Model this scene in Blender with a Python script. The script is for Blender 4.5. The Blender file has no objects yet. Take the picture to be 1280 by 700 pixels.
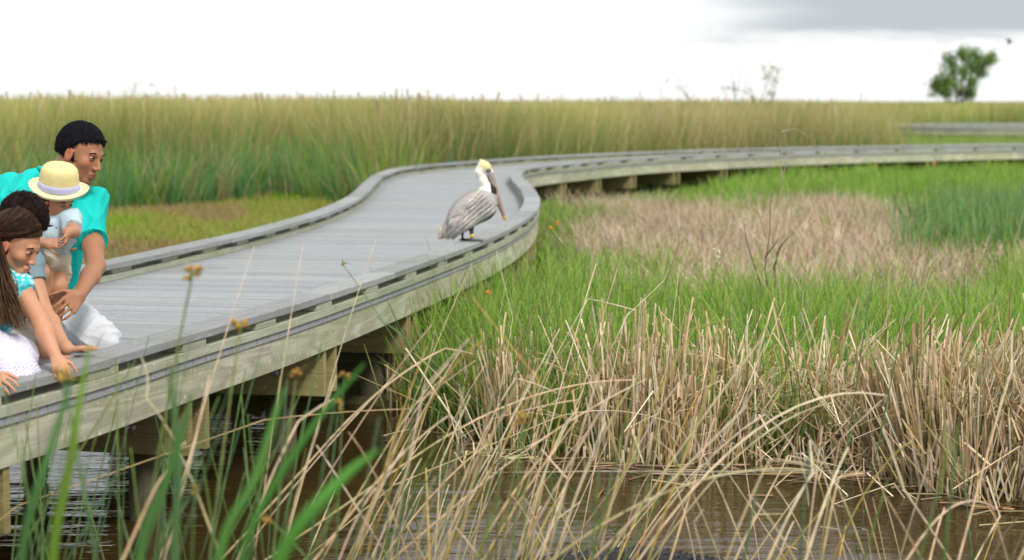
import bpy, math, random
import numpy as np
from mathutils import Vector
rng = np.random.default_rng(7); random.seed(7)
S = bpy.context.scene
COL = S.collection
PI = math.pi
# ------------------------------------------------------------------ camera model (pixel space of the 1280x700 photograph)
F = 2400.0; HY = 127.0; CZ = 1.796
TH = math.atan((350 - HY) / F)
DECK = 0.72; CAP = 0.83

def ray(px, py):
    u = (px - 640) / F; v = (350 - py) / F
    return np.array([u, math.cos(TH) + v * math.sin(TH), -math.sin(TH) + v * math.cos(TH)])
def G(px, py, z):                     # point on the level plane z
    d = ray(px, py); t = (z - CZ) / d[2]
    return d * t + np.array([0, 0, CZ])
def W(px, py, D):                     # point at depth D
    d = ray(px, py); t = D / d[1]
    return d * t + np.array([0, 0, CZ])
def nrm(v):
    v = np.asarray(v, float); return v / max(1e-9, np.linalg.norm(v))

# ------------------------------------------------------------------ object helpers
def tag(o, label=None, cat=None, group=None, kind=None):
    if label: o['label'] = label
    if cat: o['category'] = cat
    if group: o['group'] = group
    if kind: o['kind'] = kind
    return o
def empty(name, loc, label=None, cat=None, group=None, kind=None):
    o = bpy.data.objects.new(name, None); o.empty_display_size = 0.1
    o.location = [float(c) for c in loc]; COL.objects.link(o)
    return tag(o, label, cat, group, kind)
def wloc(o):
    p = np.zeros(3, np.float32)
    while o is not None: p = p + np.array(o.location[:], np.float32); o = o.parent
    return p
def mesh_obj(name, V, faces, mat, parent=None, col=None, uv=None, smooth=True):
    V = np.asarray(V, np.float32)
    if parent is not None: V = V - wloc(parent)
    me = bpy.data.meshes.new(name)
    faces = np.asarray(faces, np.int32); k = faces.shape[1]
    me.vertices.add(len(V)); me.vertices.foreach_set('co', V.ravel())
    me.loops.add(faces.size); me.loops.foreach_set('vertex_index', faces.ravel())
    me.polygons.add(len(faces))
    me.polygons.foreach_set('loop_start', np.arange(0, faces.size, k, dtype=np.int32))
    me.polygons.foreach_set('loop_total', np.full(len(faces), k, np.int32))
    me.polygons.foreach_set('use_smooth', np.full(len(faces), bool(smooth)))
    me.update(calc_edges=True)
    if col is not None:
        a = me.color_attributes.new('Col', 'FLOAT_COLOR', 'POINT')
        c = np.ones((len(V), 4), np.float32); c[:, :3] = col
        a.data.foreach_set('color', c.ravel())
    if uv is not None:
        l = me.uv_layers.new(name='UVMap'); l.data.foreach_set('uv', np.asarray(uv, np.float32).ravel())
    me.materials.append(mat)
    o = bpy.data.objects.new(name, me); COL.objects.link(o)
    if parent is not None: o.parent = parent
    return o

# ------------------------------------------------------------------ materials
def new_mat(name):
    m = bpy.data.materials.new(name); m.use_nodes = True
    nt = m.node_tree; b = nt.nodes['Principled BSDF']
    return m, nt, b
def node(nt, t, **kw):
    n = nt.nodes.new(t)
    for k, v in kw.items(): setattr(n, k, v)
    return n
def ramp(nt, src, stops):
    r = node(nt, 'ShaderNodeValToRGB'); e = r.color_ramp.elements
    while len(e) < len(stops): e.new(0.5)
    for i, (p, c) in enumerate(stops):
        e[i].position = p; e[i].color = (*c, 1)
    nt.links.new(src, r.inputs[0]); return r.outputs[0]
def mixc(nt, f, a, b, mode='MIX'):
    m = node(nt, 'ShaderNodeMix', data_type='RGBA', blend_type=mode)
    for s, v in ((m.inputs[0], f), (m.inputs[6], a), (m.inputs[7], b)):
        if hasattr(v, 'links'): nt.links.new(v, s)
        elif isinstance(v, (int, float)): s.default_value = v
        else: s.default_value = (*v, 1)
    return m.outputs[2]
def noise(nt, vec, scale, detail=4, rough=0.55, dist=0.0):
    n = node(nt, 'ShaderNodeTexNoise'); n.inputs['Scale'].default_value = scale
    n.inputs['Detail'].default_value = detail; n.inputs['Roughness'].default_value = rough
    n.inputs['Distortion'].default_value = dist
    if vec is not None: nt.links.new(vec, n.inputs['Vector'])
    return n.outputs['Fac']
def mapping(nt, src, sc, rot=(0, 0, 0)):
    m = node(nt, 'ShaderNodeMapping'); m.inputs['Scale'].default_value = sc
    m.inputs['Rotation'].default_value = rot; nt.links.new(src, m.inputs['Vector']); return m.outputs[0]
def bump(nt, b, h, strength, dist=0.01):
    n = node(nt, 'ShaderNodeBump'); n.inputs['Strength'].default_value = strength
    n.inputs['Distance'].default_value = dist
    nt.links.new(h, n.inputs['Height']); nt.links.new(n.outputs[0], b.inputs['Normal'])

def wood_mat(name, dark, mid, light, stain, stain_amt=0.5, grain=1.0, rough=0.8, swirl=0.0):
    m, nt, b = new_mat(name)
    tc = node(nt, 'ShaderNodeTexCoord'); uv = tc.outputs['UV']; ob = tc.outputs['Object']
    fine = noise(nt, mapping(nt, uv, (3, 90, 1)), 1.0 * grain, 6, 0.65, 0.4)
    c = ramp(nt, fine, [(0.25, dark), (0.5, mid), (0.78, light)])
    if swirl:
        nz = noise(nt, mapping(nt, uv, (1.1, 7, 1)), 1.0, 2, 0.4, 0.6)
        mm = node(nt, 'ShaderNodeMath', operation='MULTIPLY'); nt.links.new(nz, mm.inputs[0]); mm.inputs[1].default_value = 34.0
        sn = node(nt, 'ShaderNodeMath', operation='SINE'); nt.links.new(mm.outputs[0], sn.inputs[0])
        ma = node(nt, 'ShaderNodeMath', operation='MULTIPLY_ADD'); nt.links.new(sn.outputs[0], ma.inputs[0])
        ma.inputs[1].default_value = 0.5 * swirl; ma.inputs[2].default_value = 0.5 * swirl
        c = mixc(nt, ma.outputs[0], c, tuple(x * 0.62 for x in mid))
    big = noise(nt, mapping(nt, ob, (1.6, 1.6, 3)), 1.7, 7, 0.68)
    bigf = node(nt, 'ShaderNodeMapRange'); nt.links.new(big, bigf.inputs[0])
    bigf.inputs[1].default_value = 0.42; bigf.inputs[2].default_value = 0.68; bigf.inputs[4].default_value = stain_amt
    c = mixc(nt, bigf.outputs[0], c, stain)
    # pale lichen flecks and dark weather spots
    sp = noise(nt, ob, 38, 2, 0.5)
    spf = node(nt, 'ShaderNodeMapRange'); nt.links.new(sp, spf.inputs[0]); spf.inputs[1].default_value = 0.62; spf.inputs[2].default_value = 0.74; spf.inputs[4].default_value = 0.5
    c = mixc(nt, spf.outputs[0], c, tuple(min(1, x * 1.35) for x in light))
    sp2 = noise(nt, ob, 17, 3, 0.6)
    s2 = node(nt, 'ShaderNodeMapRange'); nt.links.new(sp2, s2.inputs[0]); s2.inputs[1].default_value = 0.36; s2.inputs[2].default_value = 0.26; s2.inputs[4].default_value = 0.55
    c = mixc(nt, s2.outputs[0], c, tuple(x * 0.55 for x in dark))
    at = node(nt, 'ShaderNodeAttribute', attribute_name='Col')
    c = mixc(nt, 1.0, c, at.outputs['Color'], 'MULTIPLY')
    nt.links.new(c, b.inputs['Base Color'])
    b.inputs['Roughness'].default_value = rough; b.inputs['Specular IOR Level'].default_value = 0.25
    bump(nt, b, fine, 0.5, 0.004)
    return m
M = {}
M['deck'] = wood_mat('weathered_decking', (.26, .275, .28), (.34, .355, .36), (.42, .43, .435), (.29, .305, .31), .5, rough=.75)
M['cap'] = wood_mat('weathered_cap', (.21, .22, .23), (.32, .33, .335), (.42, .43, .43), (.24, .26, .2), .6)
M['rail'] = wood_mat('rail_wood', (.26, .27, .2), (.40, .41, .31), (.50, .51, .41), (.27, .31, .16), .6)
M['fascia'] = wood_mat('fascia_wood', (.42, .41, .28), (.57, .56, .42), (.67, .65, .52), (.34, .36, .19), .7, swirl=0.8)
M['beam'] = wood_mat('beam_wood', (.20, .165, .065), (.34, .285, .12), (.43, .37, .18), (.20, .19, .075), .6, swirl=0.3)
M['post'] = wood_mat('post_wood', (.06, .05, .03), (.10, .085, .05), (.16, .135, .085), (.05, .05, .025), .7)

def metal_mat():
    m, nt, b = new_mat('galvanised_bolt'); b.inputs['Metallic'].default_value = .7
    b.inputs['Base Color'].default_value = (.42, .40, .38, 1); b.inputs['Roughness'].default_value = .5; return m
M['bolt'] = metal_mat()

def attr_mat(name, rough=0.6, trans=0.0, spec=0.3, nscale=0, namt=0.15, bscale=0, bstr=0.2, sss=0.0, bdist=.004, namtcol=None):
    m, nt, b = new_mat(name)
    at = node(nt, 'ShaderNodeAttribute', attribute_name='Col'); c = at.outputs['Color']
    tc = node(nt, 'ShaderNodeTexCoord')
    if nscale:
        nz = noise(nt, tc.outputs['Object'], nscale, 4, 0.6)
        f = ramp(nt, nz, [(0.3, (1 - namt,) * 3), (0.7, (1 + namt,) * 3)])
        c = mixc(nt, 1.0, c, f, 'MULTIPLY')
    nt.links.new(c, b.inputs['Base Color'])
    b.inputs['Roughness'].default_value = rough; b.inputs['Specular IOR Level'].default_value = spec
    if bscale: bump(nt, b, noise(nt, tc.outputs['Object'], bscale, 4, 0.6), bstr, bdist)
    if sss:
        b.inputs['Subsurface Weight'].default_value = sss; b.inputs['Subsurface Radius'].default_value = (.012, .005, .003); b.inputs['Subsurface Scale'].default_value = 0.6
    if trans:
        t = node(nt, 'ShaderNodeBsdfTranslucent'); nt.links.new(c, t.inputs['Color'])
        mx = node(nt, 'ShaderNodeMixShader'); mx.inputs[0].default_value = trans
        nt.links.new(b.outputs[0], mx.inputs[1]); nt.links.new(t.outputs[0], mx.inputs[2])
        nt.links.new(mx.outputs[0], nt.nodes['Material Output'].inputs['Surface'])
    return m
M['grass'] = attr_mat('grass_blade', .7, .42, .08)
M['dry'] = attr_mat('dry_stalk', .8, .15, .08, nscale=30, namt=.2)
M['near_stalk'] = attr_mat('near_stalk', .65, .12, .2, nscale=22, namt=.28)
M['skin'] = attr_mat('skin', .5, 0, .35, nscale=25, namt=.05, bscale=160, bstr=.08, sss=.15)
M['cloth'] = attr_mat('cloth', .85, 0, .15, nscale=14, namt=.05, bscale=45, bstr=.35, bdist=.006)
M['hair'] = attr_mat('hair', .7, 0, .12, nscale=60, namt=.35, bscale=150, bstr=.5, bdist=.004)
M['straw'] = attr_mat('straw_hat', .8, 0, .2, nscale=40, namt=.06, bscale=220, bstr=.5)
M['feather'] = attr_mat('feather', .8, 0, .2, nscale=45, namt=.16, bscale=90, bstr=.5)
M['bill'] = attr_mat('bill', .45, 0, .4, nscale=30, namt=.15)
M['eye'] = attr_mat('eye', .12, 0, .6)
M['hide'] = attr_mat('reptile_hide', .5, 0, .25, nscale=35, namt=.4, bscale=70, bstr=.8)
M['leaf'] = attr_mat('leaf', .5, .3, .3)
M['bark'] = attr_mat('bark', .9, 0, .15, nscale=25, namt=.3, bscale=30, bstr=.6)
M['flower'] = attr_mat('flower', .7, .2, .2)

def ground_mat():
    m, nt, b = new_mat('marsh_soil'); tc = node(nt, 'ShaderNodeTexCoord'); g = tc.outputs['Object']
    c = ramp(nt, noise(nt, g, 1.2, 8, .65), [(.3, (.05, .045, .02)), (.5, (.09, .1, .03)), (.7, (.14, .12, .06))])
    far = ramp(nt, noise(nt, g, .05, 5, .6), [(.35, (.16, .17, .06)), (.65, (.2, .18, .09))])
    sx = node(nt, 'ShaderNodeSeparateXYZ'); nt.links.new(g, sx.inputs[0])
    mr = node(nt, 'ShaderNodeMapRange'); nt.links.new(sx.outputs['Y'], mr.inputs[0]); mr.inputs[1].default_value = 40; mr.inputs[2].default_value = 90
    nt.links.new(mixc(nt, mr.outputs[0], c, far), b.inputs['Base Color']); b.inputs['Roughness'].default_value = .95
    b.inputs['Specular IOR Level'].default_value = .1
    bump(nt, b, noise(nt, g, 14, 6, .7), .8, .04); return m
M['ground'] = ground_mat()
def water_mat():
    m, nt, b = new_mat('marsh_water'); tc = node(nt, 'ShaderNodeTexCoord'); g = tc.outputs['Object']
    c = ramp(nt, noise(nt, g, .8, 4, .6), [(.3, (.030, .019, .006)), (.7, (.06, .038, .012))])
    nt.links.new(c, b.inputs['Base Color']); b.inputs['Roughness'].default_value = .03
    b.inputs['IOR'].default_value = 1.33; b.inputs['Specular IOR Level'].default_value = .5
    h1 = noise(nt, mapping(nt, g, (5, 16, 1)), 1.0, 3, .55, .3)
    h2 = noise(nt, mapping(nt, g, (1.2, 3.5, 1)), 1.0, 2, .5)
    a = node(nt, 'ShaderNodeMath', operation='MULTIPLY_ADD'); nt.links.new(h2, a.inputs[0]); a.inputs[1].default_value = 4.0; nt.links.new(h1, a.inputs[2])
    bump(nt, b, a.outputs[0], .22, .02); return m
M['water'] = water_mat()

# ------------------------------------------------------------------ boardwalk path
near_px = [(0,484),(43,471),(98.6,458),(150,444),(200,428.6),(257,410),(314,396.6),(360,384),(411,366.5),(458.6,352),(506,336),(550.6,320),(581,309),(607,300),(633,287.7),(652,278),(665,269),(673,261),(676,252.5),(674,244),(670,238),(660,230),(652,222.5),(648,217),(651,212),(662,208.5),(690,206),(733,203),(764,199.5),(798,196.5),(834,195),(873,193.5),(913,191.5),(953,190),(997,188.7),(1039,186.5),(1127,185),(1206,184),(1280,182)]
NE = [(-5.6, 2.9), (-4.3, 3.3), (-3.2, 4.0), (-2.4, 4.9), (-1.98, 5.7)] + [tuple(G(px, py, CAP)[:2]) for px, py in near_px] + [(14.5, 44.4), (19, 46.3), (25, 48), (34, 49.5)]
def resample(P, step, smooth=2):
    P = np.asarray(P, float)
    for _ in range(smooth):
        Q = P.copy(); Q[1:-1] = .25 * P[:-2] + .5 * P[1:-1] + .25 * P[2:]; P = Q
    # Catmull-Rom densify
    out = []
    for i in range(len(P) - 1):
        p0 = P[max(i - 1, 0)]; p1 = P[i]; p2 = P[i + 1]; p3 = P[min(i + 2, len(P) - 1)]
        for t in np.linspace(0, 1, 12, endpoint=False):
            out.append(.5 * ((2 * p1) + (-p0 + p2) * t + (2 * p0 - 5 * p1 + 4 * p2 - p3) * t * t + (-p0 + 3 * p1 - 3 * p2 + p3) * t ** 3))
    out.append(P[-1]); out = np.array(out)
    s = np.r_[0, np.cumsum(np.linalg.norm(np.diff(out, axis=0), axis=1))]
    n = int(s[-1] / step); ss = np.linspace(0, s[-1], n + 1)
    return np.c_[np.interp(ss, s, out[:, 0]), np.interp(ss, s, out[:, 1])]

class Bw:                                           # a boardwalk along its near edge line, deck lying to the left
    def __init__(self, pts, width, step=0.05, smooth=2):
        self.P = resample(pts, step, smooth); P = self.P
        T = np.gradient(P, axis=0); k = 9
        T = np.c_[np.convolve(np.pad(T[:, 0], k, 'edge'), np.ones(2 * k + 1) / (2 * k + 1), 'valid'), np.convolve(np.pad(T[:, 1], k, 'edge'), np.ones(2 * k + 1) / (2 * k + 1), 'valid')]
        T /= np.linalg.norm(T, axis=1)[:, None]; self.T = T
        self.N = np.c_[-T[:, 1], T[:, 0]]           # to the left = across the deck
        self.s = np.r_[0, np.cumsum(np.linalg.norm(np.diff(P, axis=0), axis=1))]; self.L = self.s[-1]; self.w = width
    def at(self, s, off):
        s = np.asarray(s, float)
        p = np.stack([np.interp(s, self.s, self.P[:, i]) for i in (0, 1)], -1)
        n = np.stack([np.interp(s, self.s, self.N[:, i]) for i in (0, 1)], -1)
        n /= np.linalg.norm(n, axis=-1, keepdims=True)
        return p + n * np.asarray(off)[..., None] if np.ndim(off) else p + n * off

class Acc:                                          # collects quads with uv and colour
    def __init__(s): s.V = []; s.F = []; s.U = []; s.C = []; s.n = 0
    def hexa(s, c, uvs, col=(1, 1, 1)):             # c: 8 corners, bottom 4 then top 4, both counter-clockwise
        f = [(3, 2, 1, 0), (4, 5, 6, 7), (0, 1, 5, 4), (1, 2, 6, 5), (2, 3, 7, 6), (3, 0, 4, 7)]
        L, Wd, H, u0, v0 = uvs
        s.V += list(c); s.C += [col] * 8
        for a in f: s.F.append([x + s.n for x in a])
        s.U += [(u0, v0), (u0 + L, v0), (u0 + L, v0 + Wd), (u0, v0 + Wd)] * 2
        s.U += [(u0, v0 + Wd), (u0 + L, v0 + Wd), (u0 + L, v0 + Wd + H), (u0, v0 + Wd + H)]
        s.U += [(u0, v0), (u0 + .02, v0), (u0 + .02, v0 + H), (u0, v0 + H)]
        s.U += [(u0 + L, v0 + Wd), (u0, v0 + Wd), (u0, v0 + Wd + H), (u0 + L, v0 + Wd + H)]
        s.U += [(u0, v0), (u0 + .02, v0), (u0 + .02, v0 + H), (u0, v0 + H)]
        s.n += 8
    def run(s, bw, s0, s1, o0, o1, z0, z1, step=.15, col=(1, 1, 1), z_jit=0):
        """a board following the path from s0 to s1, from offset o0 to o1"""
        k = max(1, int(math.ceil((s1 - s0) / step))); ss = np.linspace(s0, s1, k + 1)
        a = bw.at(ss, o0); b = bw.at(ss, o1); u0 = random.random() * 40; v0 = random.random() * 20
        H = z1 - z0; Wd = abs(o1 - o0); base = s.n; zs = (z0, z1)
        z0 += z_jit; z1 += z_jit
        for i in range(k + 1):
            s.V += [(*a[i], z0), (*b[i], z0), (*b[i], z1), (*a[i], z1)]; s.C += [col] * 4
        s.n += 4 * (k + 1)
        for i in range(k):
            q = base + 4 * i; L0 = ss[i] - s0 + u0; L1 = ss[i + 1] - s0 + u0
            per = [0, Wd, Wd + H, 2 * Wd + H, 2 * Wd + 2 * H]
            for j in range(4):
                j2 = (j + 1) % 4
                s.F.append([q + j, q + 4 + j, q + 4 + j2, q + j2])
                s.U += [(L0, v0 + per[j]), (L1, v0 + per[j]), (L1, v0 + per[j + 1]), (L0, v0 + per[j + 1])]
        e = base; s.F.append([e, e + 1, e + 2, e + 3]); s.U += [(u0, v0), (u0 + .01, v0 + Wd), (u0 + .02, v0 + Wd), (u0 + .02, v0)]
        e = base + 4 * k; s.F.append([e + 3, e + 2, e + 1, e]); s.U += [(u0, v0), (u0 + .01, v0 + Wd), (u0 + .02, v0 + Wd), (u0 + .02, v0)]
    def build(s, name, mat, parent=None, bevel=0):
        o = mesh_obj(name, s.V, s.F, mat, parent, col=np.array(s.C, np.float32), uv=s.U, smooth=False)
        if bevel:
            b = o.modifiers.new('bevel', 'BEVEL'); b.width = bevel; b.segments = 2; b.limit_method = 'ANGLE'
        return o
def tint(a=.12, hue=.02):
    v = 1 + random.uniform(-a, a); return tuple(v * (1 + random.uniform(-hue, hue)) for _ in range(3))

def boardwalk(pts, width, label, ext=(0, 1e9), detail=True, zoff=0.0, bent=1.7, group=None):
    bw = Bw(pts, width); Lm = bw.L
    root = empty('boardwalk', (*bw.at(Lm * .3, width / 2), 0), label, 'boardwalk', group)
    # decking planks
    A = Acc(); s = 0.05; pw = .14 if detail else .3
    while s < Lm - pw:
        g = .003; c = tint(.07, .015)
        a0, a1 = bw.at(s + g, .004), bw.at(s + pw - g, .004); b0, b1 = bw.at(s + g, width - .004), bw.at(s + pw - g, width - .004)
        z0, z1 = DECK - .03 + zoff, DECK + zoff + random.uniform(-.0012, .0012)
        A.hexa([(*a0, z0), (*a1, z0), (*b1, z0), (*b0, z0), (*a0, z1), (*a1, z1), (*b1, z1), (*b0, z1)], (0, 0, 0, 0, 0), c)
        # own uv: grain runs across the deck, board length = u
        U = []; u0 = random.random() * 30; v0 = random.random() * 30
        for k in range(6): U += [(u0, v0), (u0, v0 + pw), (u0 + width, v0 + pw), (u0 + width, v0)] if k != 3 and k != 5 else [(u0, v0), (u0 + .03, v0), (u0 + .03, v0 + .03), (u0, v0 + .03)]
        A.U[-24:] = U
        s += pw
    A.build('decking', M['deck'], root)
    # kerbs
    for side in (0, 1):
        def off(a): return a if side == 0 else width - a
        L_, C_ = Acc(), Acc(); s = 0.0
        while s < Lm - .3:
            ln = min(1.25, Lm - s)
            jo = random.uniform(-.005, .005); C_.run(bw, s + .005, s + ln - .005, *sorted((off(-.012 + jo), off(.15 + jo))), CAP - .035 + zoff, CAP + zoff, .7, tint(.16), random.uniform(-.002, .002))
            s += ln
        s = 0.0
        while s < Lm - .3:
            ln = min(2.4, Lm - s)
            L_.run(bw, s + .002, s + ln - .002, *sorted((off(-.006), off(.125))), DECK + .001 + zoff, DECK + .04 + zoff, .2, tint(.1))
            s += ln
        C_.build('kerb_cap', M['cap'], root, .004)
        L_.build('kerb_rail', M['rail'], root, .003)
        s = .3; n = 0
        per = .83 if detail else 1.3
        while s < min(Lm - .5, ext[1]) and n < 50:
            B = Acc(); B.run(bw, s, s + (.24 if side == 0 else .3), *sorted((off(-.004), off(.115))), DECK + .041 + zoff, CAP - .036 + zoff, .12, tint(.12))
            B.build('spacer_block', M['rail'], root, .002); s += per * random.uniform(.96, 1.04); n += 1
            if n > 36: per = 1.2
        s = .9 if side == 0 else .4
        while s < Lm - .3:
            ln = min(2.35, Lm - s); B = Acc()
            B.run(bw, s + .003, s + ln - .003, *sorted((off(.012), off(.05))), DECK - .18 + zoff, DECK - .031 + zoff, .1, tint(.1, .03))
            B.build('fascia_board', M['fascia'], root, .003); s += ln
    # joists
    A = Acc()
    for o in (.5, .97, 1.45): A.run(bw, .2, Lm - .2, o - .02, o + .02, DECK - .18 + zoff, DECK - .033 + zoff, .5)
    A.build('joist', M['beam'], root)
    s = .35
    while s < Lm - .3:
        for d in (-.09, .09):
            B = Acc(); sa, sb = s + d - .02, s + d + .02
            a0, a1 = bw.at(sa, .022), bw.at(sb, .022); b0, b1 = bw.at(sa, width - .022), bw.at(sb, width - .022)
            z0, z1 = DECK - .415 + zoff, DECK - .182 + zoff
            B.hexa([(*a0, z0), (*b0, z0), (*b1, z0), (*a1, z0), (*a0, z1), (*b0, z1), (*b1, z1), (*a1, z1)], (width, .04, .23, random.random() * 9, random.random() * 9), tint(.15))
            bo = B.build('cross_beam', M['beam'], root, .003)
            if detail and bw.at(s, 0)[1] < 16 and d < 0:
                for o in (.28, width - .28):
                    c = bw.at(sa, o); n = bw.at(sa - .012, o) - c; n = nrm((*n, 0))
                    V, Fc = tube([np.array([*c, DECK - .3]), np.array([*c, DECK - .3]) + n * .014], [.022, .016], 10, cap=True)
                    mesh_obj('bolt', V, Fc, M['bolt'], bo, col=np.ones((len(V), 3)))
        for o in (.28, width - .28):
            c = bw.at(s, o); V, Fc = tube([np.array([*c, -.7]), np.array([*c, DECK - .19 + zoff])], [.072, .066], 12, cap=True)
            uv = []
            for f in Fc:
                for v in f: uv.append((V[v][2] * 1.0, (v % 12) * .03))
            mesh_obj('post', V, Fc, M['post'], root, col=np.tile(tint(.15), (len(V), 1)), uv=uv)
        s += bent
    return bw

def tube(P, R, k=6, cap=False, flat=1.0, updir=None):
    P = np.asarray(P, float); R = np.broadcast_to(np.asarray(R, float), (len(P),))
    T = np.gradient(P, axis=0); T /= np.maximum(np.linalg.norm(T, axis=1), 1e-9)[:, None]
    ref = np.array(updir if updir is not None else ((0, 0, 1) if abs(T[0][2]) < .8 else (1, 0, 0)), float)
    V = []
    for p, t, r in zip(P, T, R):
        a = np.cross(t, ref); a /= max(np.linalg.norm(a), 1e-9); b = np.cross(t, a)
        for j in range(k):
            th = 2 * PI * j / k; V.append(p + a * math.cos(th) * r + b * math.sin(th) * r * flat)
    Fc = []
    for i in range(len(P) - 1):
        for j in range(k):
            j2 = (j + 1) % k; Fc.append([i * k + j, i * k + j2, (i + 1) * k + j2, (i + 1) * k + j])
    if cap:
        V.append(P[0]); V.append(P[-1]); a, b = len(V) - 2, len(V) - 1; e = (len(P) - 1) * k
        for j in range(k):
            j2 = (j + 1) % k; Fc.append([a, j2, j, a]); Fc.append([b, e + j, e + j2, b])
        Fc = [f if len(set(f)) == 4 else f for f in Fc]
        # degenerate quads replaced by thin fans
        V2 = list(V)
        out = []
        for f in Fc:
            if len(set(f)) == 4: out.append(f)
        for base, c in ((0, a), (e, b)):
            j = 0
            while j < k:
                f = [base + j, base + (j + 1) % k, base + (j + 2) % k, c]
                out.append(f if base else f[::-1]); j += 2
        Fc = out
    return np.array(V), Fc
def merge(parts):
    V = []; Fc = []; C = []; n = 0
    for v, f, c in parts:
        V.append(v); Fc.append(np.asarray(f, int) + n); C.append(np.broadcast_to(np.asarray(c, float), (len(v), 3))); n += len(v)
    return np.vstack(V), np.vstack(Fc), np.vstack(C)

BW = boardwalk(NE, 1.95, 'long curving weathered grey boardwalk with low kerbs winding from the left foreground to the right', group=None)
farpath = [(60, 64), (40, 66), (28, 68), (20, 70.5), (15, 73), (12.5, 76.5), (13, 81), (16, 85), (21, 88), (30, 91), (45, 94), (70, 97)]
boardwalk([(x, y) for x, y in farpath[::-1]], 1.95, 'distant stretch of boardwalk beyond the marsh, half hidden by reeds near the lone tree', detail=False, bent=3.4)

# ------------------------------------------------------------------ terrain
bank_x = np.array([-60, -8, -4, -2.6, -1.6, -.9, -.5, -.2, .0, .6, 1.3, 1.75, 1.95, 2.3, 2.7, 5, 60.])
bank_y = np.array([14, 13, 12.2, 11.9, 11.5, 11.1, 10.6, 10.1, 9.75, 9.5, 9.42, 9.3, 8.75, 8.45, 8.4, 8.0, 7.])
def bank(x): return np.interp(x, bank_x, bank_y)
def vnoise(x, y, seed=0):
    r = np.random.default_rng(seed); out = np.zeros_like(x, dtype=float)
    for i in range(10):
        a = r.uniform(0, 2 * PI); f = r.uniform(.5, 2.2); ph = r.uniform(0, 6.3)
        out += np.sin((x * math.cos(a) + y * math.sin(a)) * f + ph + .8 * np.sin(x * .37 * f + y * .3 + ph))
    return out / 10 * 2.2
def ground_z(x, y):
    d = y - bank(x)
    land = .05 + .035 * vnoise(x * 1.6, y * 1.2, 3) - .03 * np.exp(-((x + .1) ** 2 / 1.2 + (y - 15.5) ** 2 / 12))
    land = np.where(x < -1.5, land + .08, land)
    t = np.clip((d + .12) / .35, 0, 1); t = t * t * (3 - 2 * t)
    return -.55 + (land + .55) * t
xs = np.r_[-3000, -900, -300, -120, -60, np.arange(-30, -6, 1.), np.arange(-6, 9, .12), np.arange(9, 30, 1.), 40, 60, 120, 300, 900, 3000]
ys = np.r_[-300, -60, -10, 0, 3, np.arange(5, 18, .12), np.arange(18, 50, .5), np.arange(50, 100, 4), 130, 200, 400, 900, 2000, 5000]
X, Y = np.meshgrid(xs, ys); Z = ground_z(X, Y)
nx, ny = len(xs), len(ys); idx = np.arange(nx * ny).reshape(ny, nx)
Fq = np.stack([idx[:-1, :-1], idx[:-1, 1:], idx[1:, 1:], idx[1:, :-1]], -1).reshape(-1, 4)
tag(mesh_obj('ground', np.c_[X.ravel(), Y.ravel(), Z.ravel()], Fq, M['ground']), 'dark marsh soil under the grasses and reeds', 'ground', kind='structure')
tag(mesh_obj('water', [(-3000, -300, 0), (3000, -300, 0), (3000, 5000, 0), (-3000, 5000, 0)], [[0, 1, 2, 3]], M['water']), 'still brown marsh water below the boardwalk', 'water', kind='structure')

# ------------------------------------------------------------------ grass generators
def blades(name, pos, h, w, c0, c1, lean=.15, droop=.3, segs=3, mat='grass', lean_dir=None, label=None, cat='grass', split=None, tipw=.15, z0=None, wind=(0., 0.)):
    """flat tapered ribbons; pos (N,2), h,w (N,), c0/c1 (N,3) base and tip colours"""
    N = len(pos); z = ground_z(pos[:, 0], pos[:, 1]) - .02 if z0 is None else np.full(N, z0)
    a = rng.uniform(0, 2 * PI, N) if lean_dir is None else lean_dir
    ln = np.abs(rng.normal(0, lean, N)); dr = np.abs(rng.normal(0, droop, N))
    D = np.stack([np.cos(a) , np.sin(a)], -1)
    yaw = rng.uniform(-1.0, 1.0, N) ; Sx = np.stack([np.cos(yaw), np.sin(yaw)], -1)
    V = np.zeros((N, segs + 1, 2, 3), np.float32); C = np.zeros((N, segs + 1, 2, 3), np.float32)
    for i in range(segs + 1):
        t = i / segs
        hor = h * (ln * t + dr * t * t * .8)
        zz = z + h * (t - .35 * dr * dr * t * t)
        c = pos + D * hor[:, None] + np.array(wind) * (h * t * t)[:, None]
        ww = w * (1 - (1 - tipw) * t ** 1.5) * .5
        for j, sg in enumerate((-1, 1)):
            V[:, i, j, :2] = c + Sx * (ww * sg)[:, None]; V[:, i, j, 2] = zz
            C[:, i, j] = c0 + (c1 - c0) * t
    base = (np.arange(N) * (segs + 1) * 2)[:, None, None] + (np.arange(segs) * 2)[None, :, None] + np.array([0, 1, 3, 2])[None, None, :]
    o = mesh_obj(name, V.reshape(-1, 3), base.reshape(-1, 4), M[mat], col=C.reshape(-1, 3))
    return tag(o, label, cat, kind='stuff')
def clumped(n, per, rad, x0, x1, y0, y1, keep, frac=None):
    """tussocks: returns positions, outward lean direction, per-tussock random number"""
    c = scatter(n * 12, x0, x1, y0, y1, keep)[:n]; k = len(c)
    rr = rad * rng.uniform(.5, 1.5, k); a = rng.uniform(0, 2 * PI, (k, per)); q = np.abs(rng.normal(0, .6, (k, per)))
    p = c[:, None, :] + np.stack([np.cos(a), np.sin(a)], -1) * (q * rr[:, None])[..., None]
    u = np.repeat(rng.random((k, 1)), per, 1)
    p = p.reshape(-1, 2); m = deck_dist(p) < -.04
    return p[m], a.reshape(-1)[m], u.reshape(-1)[m]
def pal(N, cols, wts, jit=.15):
    cols = np.array(cols, float); k = rng.choice(len(cols), N, p=np.array(wts) / sum(wts))
    return cols[k] * (1 + rng.uniform(-jit, jit, (N, 1))) * (1 + rng.uniform(-jit * .4, jit * .4, (N, 3)))
PN, PT = BW.P, BW.N
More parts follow.
